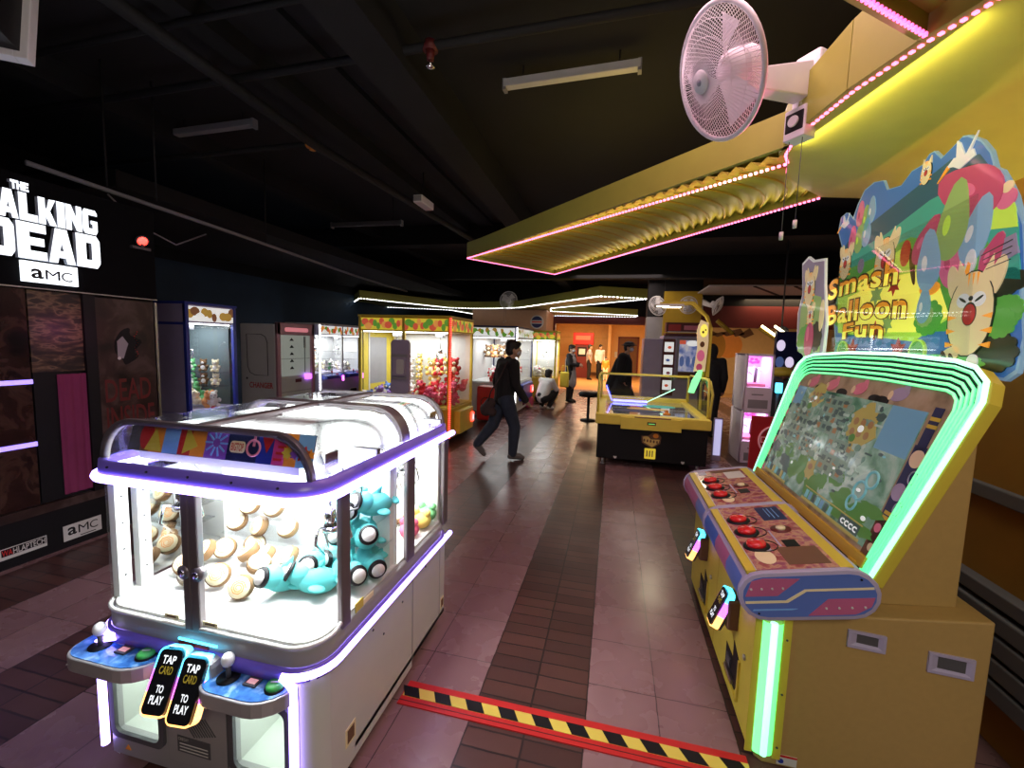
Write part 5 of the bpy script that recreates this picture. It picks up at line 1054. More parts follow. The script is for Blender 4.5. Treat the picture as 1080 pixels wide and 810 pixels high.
b = B('matte_black').obox(tf, .4, 2.93, 1.87, 2.60, -.02, .02).m('steel').obox(tf, .4, 2.93, 1.868, 1.876, .02, .024); b.build('header', tw)
mat('letter_side', (.55, .6, .7), .5)
GL = {'T': ['0,.72 1,.72 1,1 0,1', '.33,0 .67,0 .67,.72 .33,.72'], 'H': ['0,0 .34,0 .34,1 0,1', '.66,0 1,0 1,1 .66,1', '.34,.38 .66,.38 .66,.64 .34,.64'], 'E': ['0,0 .42,0 .42,1 0,1', '.42,0 1,0 1,.24 .42,.24', '.42,.39 .92,.39 .92,.61 .42,.61', '.42,.76 1,.76 1,1 .42,1'],
    'W': ['.0,1 .24,1 .36,.0 .16,0', '.16,0 .36,0 .54,.8 .44,1', '.46,.8 .54,1 .84,0 .64,0', '.64,0 .84,0 1,1 .76,1'], 'A': ['0,0 .32,0 .62,1 .28,1', '.68,0 1,0 .72,1 .38,1', '.3,.16 .7,.16 .64,.36 .36,.36'], 'L': ['0,0 .44,0 .44,1 0,1', '.44,0 1,0 1,.26 .44,.26'], 'K': ['0,0 .38,0 .38,1 0,1', '.38,.36 .62,.98 1,1 .62,.5 .38,.36', '.38,.62 .38,.34 .62,0 1.02,0 .6,.62'], 'I': ['.0,0 1,0 1,1 0,1'],
    'N': ['0,0 .34,0 .34,1 0,1', '.66,0 1,0 1,1 .66,1', '.0,1 .34,1 1,0 .66,0'], 'G': ['.0,.14 .14,0 .38,0 .38,1 .14,1 0,.86', '.38,.78 .98,.78 .98,.88 .86,1 .38,1', '.38,0 .86,0 .98,.14 .98,.24 .38,.24', '.66,.24 .98,.24 .98,.56 .54,.56 .54,.42 .66,.42'], 'D': ['0,0 .40,0 .40,1 0,1', '.40,.76 .64,.76 .96,.76 .98,.84 .84,1 .40,1', '.40,0 .84,0 .98,.16 .96,.24 .40,.24', '.64,.24 .98,.2 .98,.82 .64,.76']}
WID = {'I': .5, 'W': 1.35}
def block(txt, a0, a1, b0, b1):
    b = B(); tot = sum(WID.get(c, 1) for c in txt); u = (a1 - a0) / tot; x = a0
    for c in txt:
        w = WID.get(c, 1) * u; g = .06 * u
        for k, pl in enumerate(GL[c]):
            P = [tuple(map(float, q.split(','))) for q in pl.split()]; P = [(x + g / 2 + p * (w - g), b0 + q * (b1 - b0)) for p, q in P]
            b.m('letter_side').fpoly(tf, P, .022, .050).m('sign_white').fpoly(tf, P, .050, .0515 + .0003 * k)
        x += w
    b.build('sign_lettering', tw)
def letters(txt, a0, a1, b0, b1, bold=.03, sp_=1.0): 
    b = B('letter_side').text(tf, txt, a0, a1, b0, b1, .022, bold, thick=.03, space=sp_).m('sign_white').text(tf, txt, a0, a1, b0, b1, .053, bold, space=sp_)
    b.build('sign_lettering', tw)
block('THE', 2.03, 2.12, 2.49, 2.545); block('WALKING', 1.83, 2.505, 2.305, 2.48); block('DEAD', 1.88, 2.515, 2.06, 2.295)
b = B('sign_white').obox(tf, 2.06, 2.36, 1.91, 2.045, .022, .05).m('black').text(tf, 'a', 2.10, 2.165, 1.935, 2.0, .052, .02).text(tf, 'M', 2.175, 2.255, 1.937, 2.0, .052, .0).text(tf, 'C', 2.262, 2.325, 1.935, 2.0, .052, .0); b.build('logo_box', tw)
b = B('off_white').obox(tf, 2.20, 2.44, .05, .165, .0, .003).m('black').text(tf, 'a', 2.225, 2.28, .085, .145, .004, .02).text(tf, 'M', 2.29, 2.355, .085, .145, .004).text(tf, 'C', 2.362, 2.415, .085, .145, .004).obox(tf, 2.30, 2.40, .06, .066, .003, .004); b.build('logo_sticker', tw)
b = B('off_white').obox(tf, 1.86, 2.105, .07, .145, .0, .003).m('black').obox(tf, 1.87, 2.10, .092, .140, .003, .0035).m('red').text(tf, 'WA', 1.872, 1.925, .095, .136, .005, .01).m('off_white').text(tf, 'HLAPTECH', 1.928, 2.095, .095, .136, .005, .01); b.build('maker_sticker', tw)
b = B('neon_blue').obox(tf, .5, 2.09, 1.225, 1.255, .004, .012); b.build('neon_strip', tw); b = B('neon_blue').obox(tf, .5, 2.09, .795, .825, .004, .012); b.build('neon_strip', tw)
a_ = area('booth_pink_fill', (-3.86 + 4.5 + .25, 2.34 - 1.75, 1.6), .1, .22, (1, .2, .6), (0, radians(75), 0)); a_.parent = tw  # added pink light before the booth front, no fitting
t = thing('beacon', 'round red glowing lamp on the dark frame right of the glowing letters', 'warning light', (-3.86, 2.83, 2.2))
B('dark_grey').box(-3.83, -3.80, 2.74, 2.88, 2.27, 2.29).box(-3.83, -3.79, 2.80, 2.82, 2.29, 2.33).build('bracket', t); B('dark_grey').lathe([(.02, -.03), (.045, .0), (.045, .015), (.038, .015)], (-3.80, 2.81, 2.34), (1, -.2, -.5), 18).build('housing', t); B('led_red').lathe([(.001, .025), (.025, .022), (.042, .012), (.001, .010)], (-3.80, 2.81, 2.34), (1, -.2, -.5), 18).build('lens', t)
# ================================================================ crane machines
def crane(name, label, w, d, h, loc, rot, pal, base_h=.75, consoles=('front',), bays=1, header=None, led=None, shelves=0, group=None, window_back=True, side_solid=False, board=0, cat='claw machine', lampw=14, stripe=None, board_m=None):
    """front faces -y before turning; origin at the floor centre"""
    t = thing(name, label, cat, (0, 0, 0), group); x0, x1, y0, y1 = -w / 2, w / 2, -d / 2, d / 2; hz = h - .22
    post_m, body_m, head_m = pal[:3]; lk = dict(keep=True); bb = lambda o, n, **k: o.build(n, t, keep=True, **k)
    b = B(body_m).box(x0, x1, y0, y1, .08, base_h); bb(b, 'cabinet', bevel=.01)
    for i in range(bays):
        xa, xb = x0 + w * i / bays, x0 + w * (i + 1) / bays; m_ = (xa + xb) / 2; f = Fr((0, y0, 0), (1, 0, 0), (0, 0, 1), (0, -1, 0))
        if 'front' in consoles:
            bb(B('black_gloss').rrect(f, m_ - .13, m_ + .13, .16, .40, .03, 0, .006).m('off_white').rrect(f, m_ - .15, m_ + .15, .14, .42, .04, -.002, .003), 'prize_door')
            c = bb(B(pal[3] if len(pal) > 3 else post_m).prism([(xa + .06, y0 + .02, base_h - .12), (xa + .06, y0 - .14, base_h - .10), (xa + .06, y0 - .13, base_h - .03), (xa + .06, y0 + .02, base_h + .0)], (xb - xa - .12, 0, 0)), 'console', bevel=.01)
            bb(B('black').cyl((m_ - .1, y0 - .07, base_h - .02), (m_ - .1, y0 - .07, base_h + .04), .008, n=6).m('red').ell((m_ - .1, y0 - .07, base_h + .05), .02), 'joystick'); bb(B('red').cyl((m_ + .08, y0 - .07, base_h - .025), (m_ + .08, y0 - .07, base_h - .0), .028, n=12), 'push_button')
            bb(B('led_magenta').rrect(Fr((0, y0 - .15, 0), (1, 0, 0), (0, 0, 1), (0, -1, 0)), m_ + .14, m_ + .20, base_h - .16, base_h - .04, .012, .0, .02).m('display_white').rrect(Fr((0, y0 - .15, 0), (1, 0, 0), (0, 0, 1), (0, -1, 0)), m_ + .15, m_ + .19, base_h - .14, base_h - .06, .008, .02, .022), 'card_reader')
    if 'right' in consoles:
        f = Fr((x1, 0, 0), (0, 1, 0), (0, 0, 1), (1, 0, 0))
        bb(B(pal[3] if len(pal) > 3 else post_m).obox(f, -d * .30, d * .30, base_h - .42, base_h - .05, .0, .10), 'side_console', bevel=.015); bb(B('led_red').rrect(f, d * .18, d * .26, base_h - .30, base_h - .14, .01, .10, .13).m('display_white').rrect(f, d * .19, d * .25, base_h - .27, base_h - .18, .008, .13, .133), 'card_reader'); bb(B('black_gloss').rrect(f, -.13, .13, .14, .34, .03, 0, .006), 'prize_door')
    bb(B(body_m).box(x0 + .02, x1 - .02, y0 + .02, y1 - .02, base_h, base_h + .02), 'play_floor')
    pw = .045
    xs = [x0 + (w - pw) * i / bays for i in range(bays + 1)]
    for xx in xs: bb(B(post_m).box(xx, xx + pw, y0, y0 + pw, base_h, h), 'post', bevel=.005)
    for xx in (x0, x1 - pw): bb(B(post_m).box(xx, xx + pw, y1 - pw, y1, base_h, h), 'post', bevel=.005)
    bb(B('off_white' if window_back else 'steel').box(x0 + pw, x1 - pw, y1 - .03, y1 - .01, base_h, hz), 'back_board')
    if board: xx = x0 + .01 if board < 0 else x1 - .016; bb(B('off_white' if board_m is None else board_m).box(xx, xx + .006, y0 + .12, y1 - .02, base_h, hz), 'side_board')
    if board_m == 'yellow': bb(B('grey').box(xx + .006, xx + .008, y0 + .3, y1 - .25, base_h + .3, hz - .1).m('off_white').box(xx + .006, xx + .012, y0 + .26, y0 + .3, base_h + .2, hz), 'side_window')
    if side_solid: bb(B(body_m).box(x0 + .005, x0 + .02, y0 + pw, y1 - pw, base_h, h - .01).m(post_m).box(x0 + .002, x0 + .006, y0 + pw, y1 - pw, hz - .03, hz + .01).box(x0 + .002, x0 + .006, y0, y1, base_h - .04, base_h), 'side_panel')
    bb(B(body_m).box(x0, x1, y0 + .01, y1, hz, h).m(post_m).box(x0 - .01, x1 + .01, y0 - .01, y1 + .01, h, h + .03), 'header', bevel=.006)
    g = B('glass').add([(x0, y0 + .006, base_h), (x1, y0 + .006, base_h), (x1, y0 + .006, hz), (x0, y0 + .006, hz)], [(0, 1, 2, 3)]); bb(g, 'front_glass')
    for xx in ((x1 - .006,) if side_solid else (x0 + .006, x1 - .006)): bb(B('glass').add([(xx, y0, base_h), (xx, y1, base_h), (xx, y1, hz), (xx, y0, hz)], [(0, 1, 2, 3)]), 'side_glass')
    if header:
        hb = B()
        for k, f in enumerate((Fr((0, y0 + .008, 0), (1, 0, 0), (0, 0, 1), (0, -1, 0)), Fr((x1, 0, 0), (0, 1, 0), (0, 0, 1), (1, 0, 0)))):
            lo, hi = (x0 + .03, x1 - .03) if k == 0 else (y0 + .03, y1 - .03); n = max(3, int((hi - lo) / .11))
            hb.m(header[0]).obox(f, lo, hi, hz + .02, h - .02, .0, .004)
            for i in range(n * 2):
                a = lo + (hi - lo) * (i + .5) / (n * 2); hb.m(header[1 + i % (len(header) - 1)]).fell(f, a, hz + .11 + .04 * sin(i * 2.3), .05 + .015 * sin(i), .055, .004, .005 + .0003 * (i % 3), 10)
        bb(hb, 'header_print')
    bb(B('tube_white').box(x0 + .06, x1 - .06, y0 + .05, y0 + .065, hz - .02, hz - .005), 'tube_lamp')
    if led: bb(led_post(B(), (x0 - .006 if led[1] < 0 else x1 + .006, y0 - .006), .1, h, led[0]), 'led_strip')
    for i in range(bays):
        m_ = x0 + w * (i + .5) / bays; bb(B('steel').box(m_ - .06, m_ + .06, -.06, .06, hz - .08, hz).cyl((m_, 0, hz - .28), (m_, 0, hz - .08), .006, n=6), 'claw_carriage')
        c = bb(B('chrome').cyl((m_, 0, hz - .34), (m_, 0, hz - .27), .035, n=12), 'claw')
        for k in range(3):
            q = 2.1 * k + .5; dr = V((cos(q), sin(q), 0)); o = V((m_, 0, hz - .34)); bb_ = B('chrome').tube([o + dr * .03, o + dr * .09, o + dr * .1 + V((0, 0, -.06)), o + dr * .04 + V((0, 0, -.13))], .008, 5).build('finger', c, keep=True)
    if shelves:
        for i in range(shelves): z = base_h + .28 + i * .18; bb(B('acrylic').box(x0 + .06, x1 - .06, y1 - .24, y1 - .03, z, z + .006), 'shelf'); (bb(B('acrylic').box(x1 - .26, x1 - .02, y0 + .1, y1 - .24, z, z + .006), 'side_shelf') if board > 0 else None)
    for xx in (x0 + .08, x1 - .08):
        for yy in (y0 + .08, y1 - .08): bb(B('black').cyl((xx - .015, yy, .04), (xx + .015, yy, .04), .04, n=12).box(xx - .02, xx + .02, yy - .02, yy + .02, .05, .09), 'caster')
    if stripe: stripe(t, x0, x1, y0, y1, h)
    a = area('crane_lamp', (0, 0, hz - .02), w * .7, lampw, (.95, .98, 1), sizey=d * .6); a.parent = t
    t.location = (*loc, 0); t.rotation_euler = (0, 0, rot)
    return t
def led_post(b, xy, z0, z1, m_, step=.03):
    b.m('dark_grey').box(xy[0] - .008, xy[0] + .008, xy[1] - .006, xy[1] + .006, z0, z1).m(m_); n = int((z1 - z0) / step)
    for i in range(n): z = z0 + (z1 - z0) * (i + .2) / n; b.box(xy[0] - .012, xy[0] + .012, xy[1] - .012, xy[1] + .012, z, z + step * .55)
    return b
mat('slate', (.10, .14, .15), .5)
lit('hd_white', (.8, .82, .8), .7); lit('hd_gold', (.5, .3, .05), .4); lit('hd_brown', (.25, .1, .04), .3); lit('hd_red', (.75, .12, .06), .45); lit('hd_green', (.15, .4, .05), .4); lit('hd_yellow', (.8, .62, .05), .5); lit('hd_orange', (.85, .35, .08), .5); lit('hd_blue', (.12, .2, .5), .3)
crane('claw_machine', 'tall blue-framed claw machine between the horror booth and the white prize machine', .71, .85, 1.95, (-5.42, 4.5), pi / 2, ('blue', 'lilac', 'hd_white', 'blue'), .62, ('front',), header=('hd_white', 'hd_gold', 'hd_brown', 'hd_white', 'hd_gold'), shelves=2, side_solid=True, lampw=9, board=1, board_m='slate')
crane('claw_machine', 'wide blue and white claw machine between the white prize machine and yellow crane', 1.6, .85, 1.87, (-6.52, 8.8), pi / 2, ('off_white', 'lilac', 'hd_white', 'blue'), .80, ('front',), bays=2, header=('hd_white', 'hd_red', 'hd_orange', 'hd_white', 'hd_green'), led=('led_white', -1), shelves=2, lampw=22, board=1)
crane('claw_machine', 'big yellow two-door claw machine with red light strip down its corner', 1.56, 1.09, 1.95, (-3.20, 6.70), 0, ('yellow', 'yellow_deep', 'hd_yellow', 'yellow'), .55, ('right',), bays=2, header=('hd_yellow', 'hd_green', 'hd_red', 'hd_orange', 'hd_red', 'hd_green'), led=('led_red', 1), lampw=22, board=-1, board_m='yellow')
crane('claw_machine', 'dark blue claw machine with lit shelves behind the walking man', 1.05, 1.9, 1.93, (-2.56, 9.95), 0, ('navy', 'off_white', 'hd_white', 'blue'), .72, ('right',), bays=1, header=('hd_white', 'hd_gold', 'hd_green', 'hd_white'), led=('led_white', 1), shelves=3, lampw=22, board=-1)
crane('claw_machine', 'narrow yellow-green claw machine beside the standing woman', .66, .72, 1.92, (-1.80, 11.55), 0, ('yellow', 'yellow_deep', 'hd_yellow', 'yellow'), .70, (), board=-1, header=('hd_green', 'hd_red', 'hd_orange', 'hd_yellow'), shelves=2, lampw=14)
# white key prize machine
t = thing('prize_machine', 'white prize machine with pink frame and a rounded line panel on its side', 'prize machine', (-5.915, 6.635, 0))
B('body_white').box(-6.28, -5.57, 6.17, 7.10, .0, 1.80).build('cabinet', t, bevel=.02)
sf_ = Fr((0, 6.168, 0), (1, 0, 0), (0, 0, 1), (0, -1, 0)); b = B('dark_grey')
pts = rr(-6.14, -5.72, .92, 1.62, .06) ; pts = [(-6.14, 1.62), (-5.84, 1.62), (-5.76, 1.58), (-5.72, 1.48), (-5.72, .92), (-5.98, .92), (-6.08, .96), (-6.13, 1.06)]
b.tube([sf_.p(p, q, .002) for p, q in pts], .006, 5, True).m('red').text(sf_, 'CHANGER', -6.10, -5.62, .70, .80, .003, .02).m('dark_grey').fell(sf_, -6.15, .86, .02, .02, 0, .004); b.build('side_print', t)
pf = Fr((-5.57, 0, 0), (0, 1, 0), (0, 0, 1), (1, 0, 0)); mat('pink_frame', (.55, .3, .36), .35, .3)
b = B('pink_frame').obox(pf, 6.17, 6.25, .1, 1.83, 0, .05).obox(pf, 7.02, 7.10, .1, 1.83, 0, .05).obox(pf, 6.17, 7.10, 1.62, 1.83, 0, .05); b.build('front_frame', t, bevel=.012)
lit('pink_glow', (.9, .3, .35), .5); B('pink_glow').rrect(pf, 6.34, 6.92, 1.68, 1.75, .035, .05, .056).build('header_light', t)
b = B('body_white').obox(pf, 6.25, 7.02, .66, 1.62, -.30, -.29); lit('key_back', (.5, .55, .5), .28); b.m('key_back').obox(pf, 6.25, 7.02, .90, 1.62, .0, .004).m('body_white').obox(pf, 6.25, 7.02, .1, .86, 0, .03); b.build('front_panel', t)
b = B('black')
for i in range(5): b.fpoly(pf, [(6.50 + .0, 1.02 + i * .125), (6.60, 1.02 + i * .125), (6.55, 1.07 + i * .125)], .004, .012)
b.obox(pf, 6.86, 6.89, 1.4, 1.6, .004, .02).obox(pf, 6.26, 7.0, 1.2, 1.205, .004, .012); b.build('key_slots', t)
b = B('steel').obox(pf, 6.86, 6.875, .95, 1.6, .01, .025); b.build('slide_rail', t); B('glass').add([pf.p(6.25, .9, .035), pf.p(7.02, .9, .035), pf.p(7.02, 1.62, .035), pf.p(6.25, 1.62, .035)], [(0, 1, 2, 3)]).build('window', t)
b = B('led_purple').rrect(pf, 6.84, 6.98, .82, .92, .02, .03, .07); b.build('card_reader', t); B('dark_red').obox(pf, 6.6, 6.75, .78, .84, .03, .035).build('display', t)
b = B('grey').obox(pf, 6.25, 7.02, .62, .63, .03, .034).obox(pf, 6.25, 7.02, .45, .46, .03, .034).m('dark_grey').cyl(pf.p(6.32, .52, .03), pf.p(6.32, .52, .04), .02).cyl(pf.p(6.85, .5, .03), pf.p(6.85, .5, .04), .02); b.build('panel_lines', t)
# ---- plush toys in the cranes
def bear(m1, m2):
    t = B(m1); t.ell((0, 0, .075), (.065, .06, .075)).ell((0, -.01, .175), (.06, .056, .055)).ell((-.045, -.01, .225), .022, 8, 6).ell((.045, -.01, .225), .022, 8, 6).ell((-.07, -.03, .10), (.025, .035, .03), 8, 6).ell((.07, -.03, .10), (.025, .035, .03), 8, 6).ell((-.045, -.055, .03), (.03, .045, .03), 8, 6).ell((.045, -.055, .03), (.03, .045, .03), 8, 6)
    t.m(m2).ell((0, -.06, .165), (.028, .02, .022), 8, 6).ell((0, -.05, .075), (.04, .02, .045), 8, 6).m('black').ell((-.022, -.062, .19), .007, 6, 4).ell((.022, -.062, .19), .007, 6, 4).ell((0, -.08, .17), .007, 6, 4)
    return t
PROTO = {}
def toy(m1, m2, loc, rot, label, group, sc=1.0):
    k = (m1, m2)
    if k not in PROTO:
        o = bear(m1, m2).build('plush_toy'); PROTO[k] = o
    else: o = PROTO[k].copy(); COL.objects.link(o)
    o.location = loc; o.rotation_euler = rot; o.scale = (sc,) * 3; return tag(o, label, 'plush toy', group)
def heap(x0, x1, y0, y1, z, n, kinds, label, group, sc=1.0, rise=.0, fx=0):
    for i in range(n):
        u, v = rnd.random(), rnd.random(); m1, m2 = kinds[i % len(kinds)]; layer = i / n
        toy(m1, m2, (x0 + (x1 - x0) * u, y0 + (y1 - y0) * v, z + rise * layer * (.4 + .6 * v)), (rnd.uniform(-.7, .7), rnd.uniform(-.5, .5), fx + rnd.uniform(-1.2, 1.2)), label, group, sc * rnd.uniform(.9, 1.15))
heap(-3.14, -2.5, 6.3, 7.0, .57, 20, [('plush_pink', 'plush_pink'), ('plush_red', 'plush_cream'), ('plush_pink', 'plush_cream')], 'pink or red plush heaped behind the right door of the big yellow crane', 'pink plushes in the yellow crane', 1.05, .25)
for i, (x, z, m1) in enumerate(((-3.06, 1.08, 'plush_yellow'), (-2.92, 1.08, 'plush_red'), (-2.78, 1.1, 'plush_yellow'), (-2.65, 1.1, 'plush_red'), (-3.0, .90, 'plush_yellow'), (-2.7, .9, 'plush_red'))): toy(m1, 'plush_cream', (x, 6.95, z - .08), (0, 0, rnd.uniform(-.3, .3)), 'yellow plush toy sitting high at the back of the big yellow crane' if m1 == 'plush_yellow' else 'red plush toy sitting high at the back of the big yellow crane', 'yellow back-row plushes' if m1 == 'plush_yellow' else 'red back-row plushes', 1.25)
solo(B('acrylic').box(-3.15, -2.5, 6.85, 7.1, .80, .812), 'shelf', 'clear shelf at the back of the big yellow crane', 'shelf') if False else None
heap(-3.90, -3.28, 6.25, 6.8, .57, 18, [('plush_blue', 'plush_white'), ('plush_purple', 'plush_white'), ('plush_white', 'plush_white')], 'blue, purple or white plush heaped behind the big yellow crane left door', 'blue plushes in the yellow crane', .9, .12)
for i in range(8): toy('plush_yellow' if i % 2 else 'plush_white', 'plush_white', (-3.52 + .17 * (i % 2), 7.08, .80 + .13 * (i // 2) * 1.0), (0, 0, rnd.uniform(-.3, .3)), 'white or yellow plush on the back wall of the big yellow crane', 'wall plushes in the yellow crane', .75)
heap(-2.95, -2.2, 9.15, 10.6, .74, 16, [('plush_white', 'plush_white'), ('plush_pink', 'plush_white'), ('plush_red', 'plush_cream')], 'white, pink or red plush heaped inside the dark blue crane', 'plushes in the dark blue crane', 1.0, .1)
for i in range(5): toy('plush_orange' if i % 2 else 'plush_brown', 'plush_cream', (-2.95 + .17 * i, 10.0, 1.24), (0, 0, rnd.uniform(-.3, .3)), 'orange or brown plush on the upper shelf of the dark blue crane', 'upper shelf plushes in the dark blue crane', 1.25)
heap(-2.08, -1.56, 11.3, 11.7, .72, 8, [('plush_white', 'plush_white'), ('plush_white', 'plush_pink'), ('plush_cream', 'plush_white')], 'white or cream plush heaped in the narrow yellow-green crane', 'plushes in the narrow crane', 1.0, .1)
heap(-5.7, -5.12, 4.4, 4.78, .64, 14, [('plush_green', 'plush_white'), ('plush_white', 'plush_white'), ('plush_orange', 'plush_white'), ('plush_cream', 'plush_white')], 'green, cream, orange or white plush heaped in the tall blue-framed crane', 'plushes in the tall blue crane', 1.0, .08, pi / 2)
for i in range(6): toy(('plush_green', 'plush_brown', 'plush_cream')[i % 3], 'plush_white', (-5.62 + .2 * (i % 3), 4.73, .912 + .18 * (i // 3)), (0, 0, .5), 'small plush toy on the back shelves of the tall blue-framed crane', 'shelf plushes in the tall blue crane', .7)
heap(-6.8, -6.2, 8.1, 9.5, .82, 14, [('plush_white', 'plush_white'), ('plush_cream', 'plush_white'), ('plush_white', 'plush_green')], 'white or cream plush heaped in the wide blue and white crane', 'plushes in the wide crane', .9, .06, pi / 2)
for i in range(8): toy(('plush_white', 'plush_pink', 'plush_brown', 'plush_orange')[i % 4], 'plush_white', (-6.77, 8.15 + .16 * (i % 4), 1.092 + .18 * (i // 4)), (0, 0, pi / 2), 'small plush on the back shelves of the wide blue and white crane', 'shelf plushes in the wide crane', .65)
# ---- lilac dispenser post in front of the yellow crane
t = thing('dispenser_stand', 'slim lilac dispenser stand in front of the big yellow crane', 'dispenser', (-2.88, 5.5, 0))
B('steel').cyl((-2.88, 5.5, .03), (-2.88, 5.5, .9), .025, n=12).build('pole', t); B('grey').cyl((-2.88, 5.5, 0), (-2.88, 5.5, .03), .17, n=24).build('base', t)
f = Fr((-2.88, 5.47, 0), (1, .2, 0), (0, 0, 1)); mat('lilac_case', (.38, .33, .46), .45)
B('lilac_case').rrect(f, -.13, .13, .85, 1.60, .06, -.04, .04).build('backplate', t, bevel=.01); B('lilac_case').rrect(f, -.09, .09, 1.10, 1.36, .02, .04, .10).build('dispenser', t, bevel=.01); B('off_white').rrect(f, -.03, .07, 1.13, 1.33, .02, .10, .11).m('grey').obox(f, -.11, .11, 1.36, 1.40, .04, .07).obox(f, -.10, .10, 1.06, 1.08, .04, .09).build('front_cover', t)
t = thing('stool', 'red stool beside the yellow crane, behind the walking man', 'stool', (-2.45, 8.35, 0))
B('red').box(-2.65, -2.25, 8.2, 8.5, .03, .72).build('body', t, bevel=.04); B('dark_red').tube([(-2.45 + .1 * cos(q), 8.195, .4 + .1 * sin(q)) for q in [2 * pi * i / 16 for i in range(16)]], .012, 5, True).build('ring', t)
t = thing('backpack', 'pink backpack on the floor beside the crouching person', 'bag', (-2.02, 10.45, 0))
B('plush_pink').ell((-2.02, 10.45, .17), (.14, .1, .17)).build('body', t); B('magenta').ell((-2.02, 10.36, .12), (.09, .04, .08)).build('front_pocket', t); B('magenta').tube([(-2.06, 10.45, .32), (-2.05, 10.45, .38), (-1.99, 10.45, .38), (-1.98, 10.45, .32)], .01, 6).build('handle', t)
# ================================================================ far star canopy
t = thing('canopy', 'far star-shaped yellow canopy with white edge lights over the crane machines', 'canopy', (-2.6, 12.6, 2.6))
star = [(-4.93, 12.3), (-6.26, 9.73), (-8.0, 11.87), (-5.2, 13.2), (-5.0, 15.0), (-2.2, 15.2), (.71, 17.2) if False else (.6, 15.3), (.67, 14.6), (-1.95, 13.2), (-1.79, 12.1), (.61, 9.5), (-.36, 9.05), (-2.65, 12.0), (-3.5, 12.4), (-4.3, 12.5)]
b = B('canopy_yellow').prism([(x, y, 2.62) for x, y in star], (0, 0, .02)); b.build('soffit', t)
fa = B('canopy_yellow')
for p, q in zip(star, star[1:] + star[:1]): fascia(fa, [p, q], 2.6, [2.80, 2.80], .02)
fa.build('fascia', t); le = B()
for p, q in zip(star, star[1:] + star[:1]): canopy_dots(le, (*p, 2.598), (*q, 2.598), .085, .009, 'led_white')
le.build('edge_lights', t)
mat('col_pink', (.62, .36, .22), .6)
struct(B('col_pink').box(-4.3, -2.0, 12.75, 14.2, 0, 2.6), 'pillar_pink'); 
t = thing('round_sign', 'round white and dark logo sign on the pillar above the narrow crane', 'sign', (-2.28, 12.73, 2.1)); f = Fr((-2.28, 12.74, 2.24), (1, 0, 0), (0, 0, 1), (0, -1, 0))
B('off_white').fell(f, 0, 0, .2, .2, 0, .03, 32).m('navy').fell(f, 0, 0, .17, .17, .03, .033, 32).m('off_white').obox(f, -.2, .2, -.05, .05, .033, .036).m('red').obox(f, -.15, .15, -.02, .02, .036, .038).build('disc', t)
# ================================================================ air hockey table
HX0, HX1, HY0, HY1 = -.18, 1.22, 5.79, 7.75
ah = thing('air_hockey_table', 'black and yellow air hockey table with clear guards and an overhead lamp arm', 'air hockey table', (.52, 6.75, 0))
b = B('black').prism([(HX0 + .01, HY0 + .02, .10), (HX1 - .01, HY0 + .02, .10), (HX1 - .01, HY1, .10), (HX0 + .01, HY1, .10)], (0, 0, .48)); b.build('base', ah, bevel=.01)
hf = Fr((0, HY0 + .02, 0), (1, 0, 0), (0, 0, 1), (0, -1, 0))
mat('emblem_gold', (.7, .5, .15), .4); b = B('brown').fpoly(hf, [(.52 + x, .40 + z) for x, z in ((-.12, .04), (-.03, .05), (.02, .09), (.09, .09), (.13, .04), (.12, -.05), (.02, -.12), (-.11, -.05))], 0, .003)
b.m('emblem_gold').fpoly(hf, [(.52 + x, .40 + z) for x, z in ((-.10, .03), (-.03, .035), (.0, .0), (.11, .005), (.10, -.04), (.02, -.10), (-.09, -.04))], .003, .004).m('brown')
for i in range(5): b.fell(hf, .44 + i * .04, .385 - .004 * i, .012, .02, .004, .005, 10)
b.m('orange').fell(hf, .58, .45, .035, .03, .004, .0055).m('emblem_gold').fell(hf, .46, .43, .03, .008, .004, .005)
b.build('emblem', ah)
b = B('hd_yellow').rrect(hf, .45, .59, .14, .28, .01, 0, .003).m('dark_grey')
for i in range(3): b.obox(hf, .475 + i * .034, .489 + i * .034, .17, .25, .003, .004)
b.build('slot_sticker', ah)
for x in (.08, .93): B('off_white').fpoly(hf, [(x, .10), (x + .022, .125), (x + .02, .14), (x + .008, .142), (x, .132), (x - .008, .142), (x - .02, .14), (x - .022, .125)], 0, .003).build('heart_sticker', ah)
t_y = 'hockey_yellow'; mat('hockey_yellow', (.85, .68, .10), .4)
b = B(t_y).box(HX0 - .02, HX1 + .02, HY0, HY0 + .13, .565, .70).box(HX0 - .02, HX1 + .02, HY1 - .12, HY1 + .02, .565, .74).box(HX0 - .02, HX0 + .10, HY0 + .13, HY1 - .12, .565, .70).box(HX1 - .10, HX1 + .02, HY0 + .13, HY1 - .12, .565, .70); b.build('rim', ah, bevel=.012)
b = B(t_y).box(.13, .88, HY0 - .035, HY0 + .02, .525, .68).m('brown').box(.46, .57, HY0 - .038, HY0 - .03, .595, .635).m('led_green').box(.475, .555, HY0 - .039, HY0 - .037, .61, .614).m('dark_red').box(.3, .75, HY0 - .03, HY0 + .02, .68, .69); b.build('goal_drawer', ah, bevel=.006)
ramp_mat('play_field', [(.3, (.12, .13, .2)), (.5, (.35, .38, .48)), (.7, (.2, .2, .32))], 3, 4, .08, coat=1)
b = B('play_field').box(HX0 + .10, HX1 - .10, HY0 + .13, HY1 - .12, .66, .672); pfz = Fr((.52, 6.7, .673), (1, 0, 0), (0, 1, 0))
b.m('navy').fell(pfz, -.15, -.25, .36, .14, 0, .001).m('hd_gold').fell(pfz, .0, .0, .3, .10, .001, .002).m('teal').fell(pfz, .2, .35, .25, .15, 0, .001).m('off_white').obox(pfz, -.59, .59, -.006, .006, .002, .003).obox(pfz, .15, .35, -.75, -.55, .001, .002); b.build('play_field', ah)
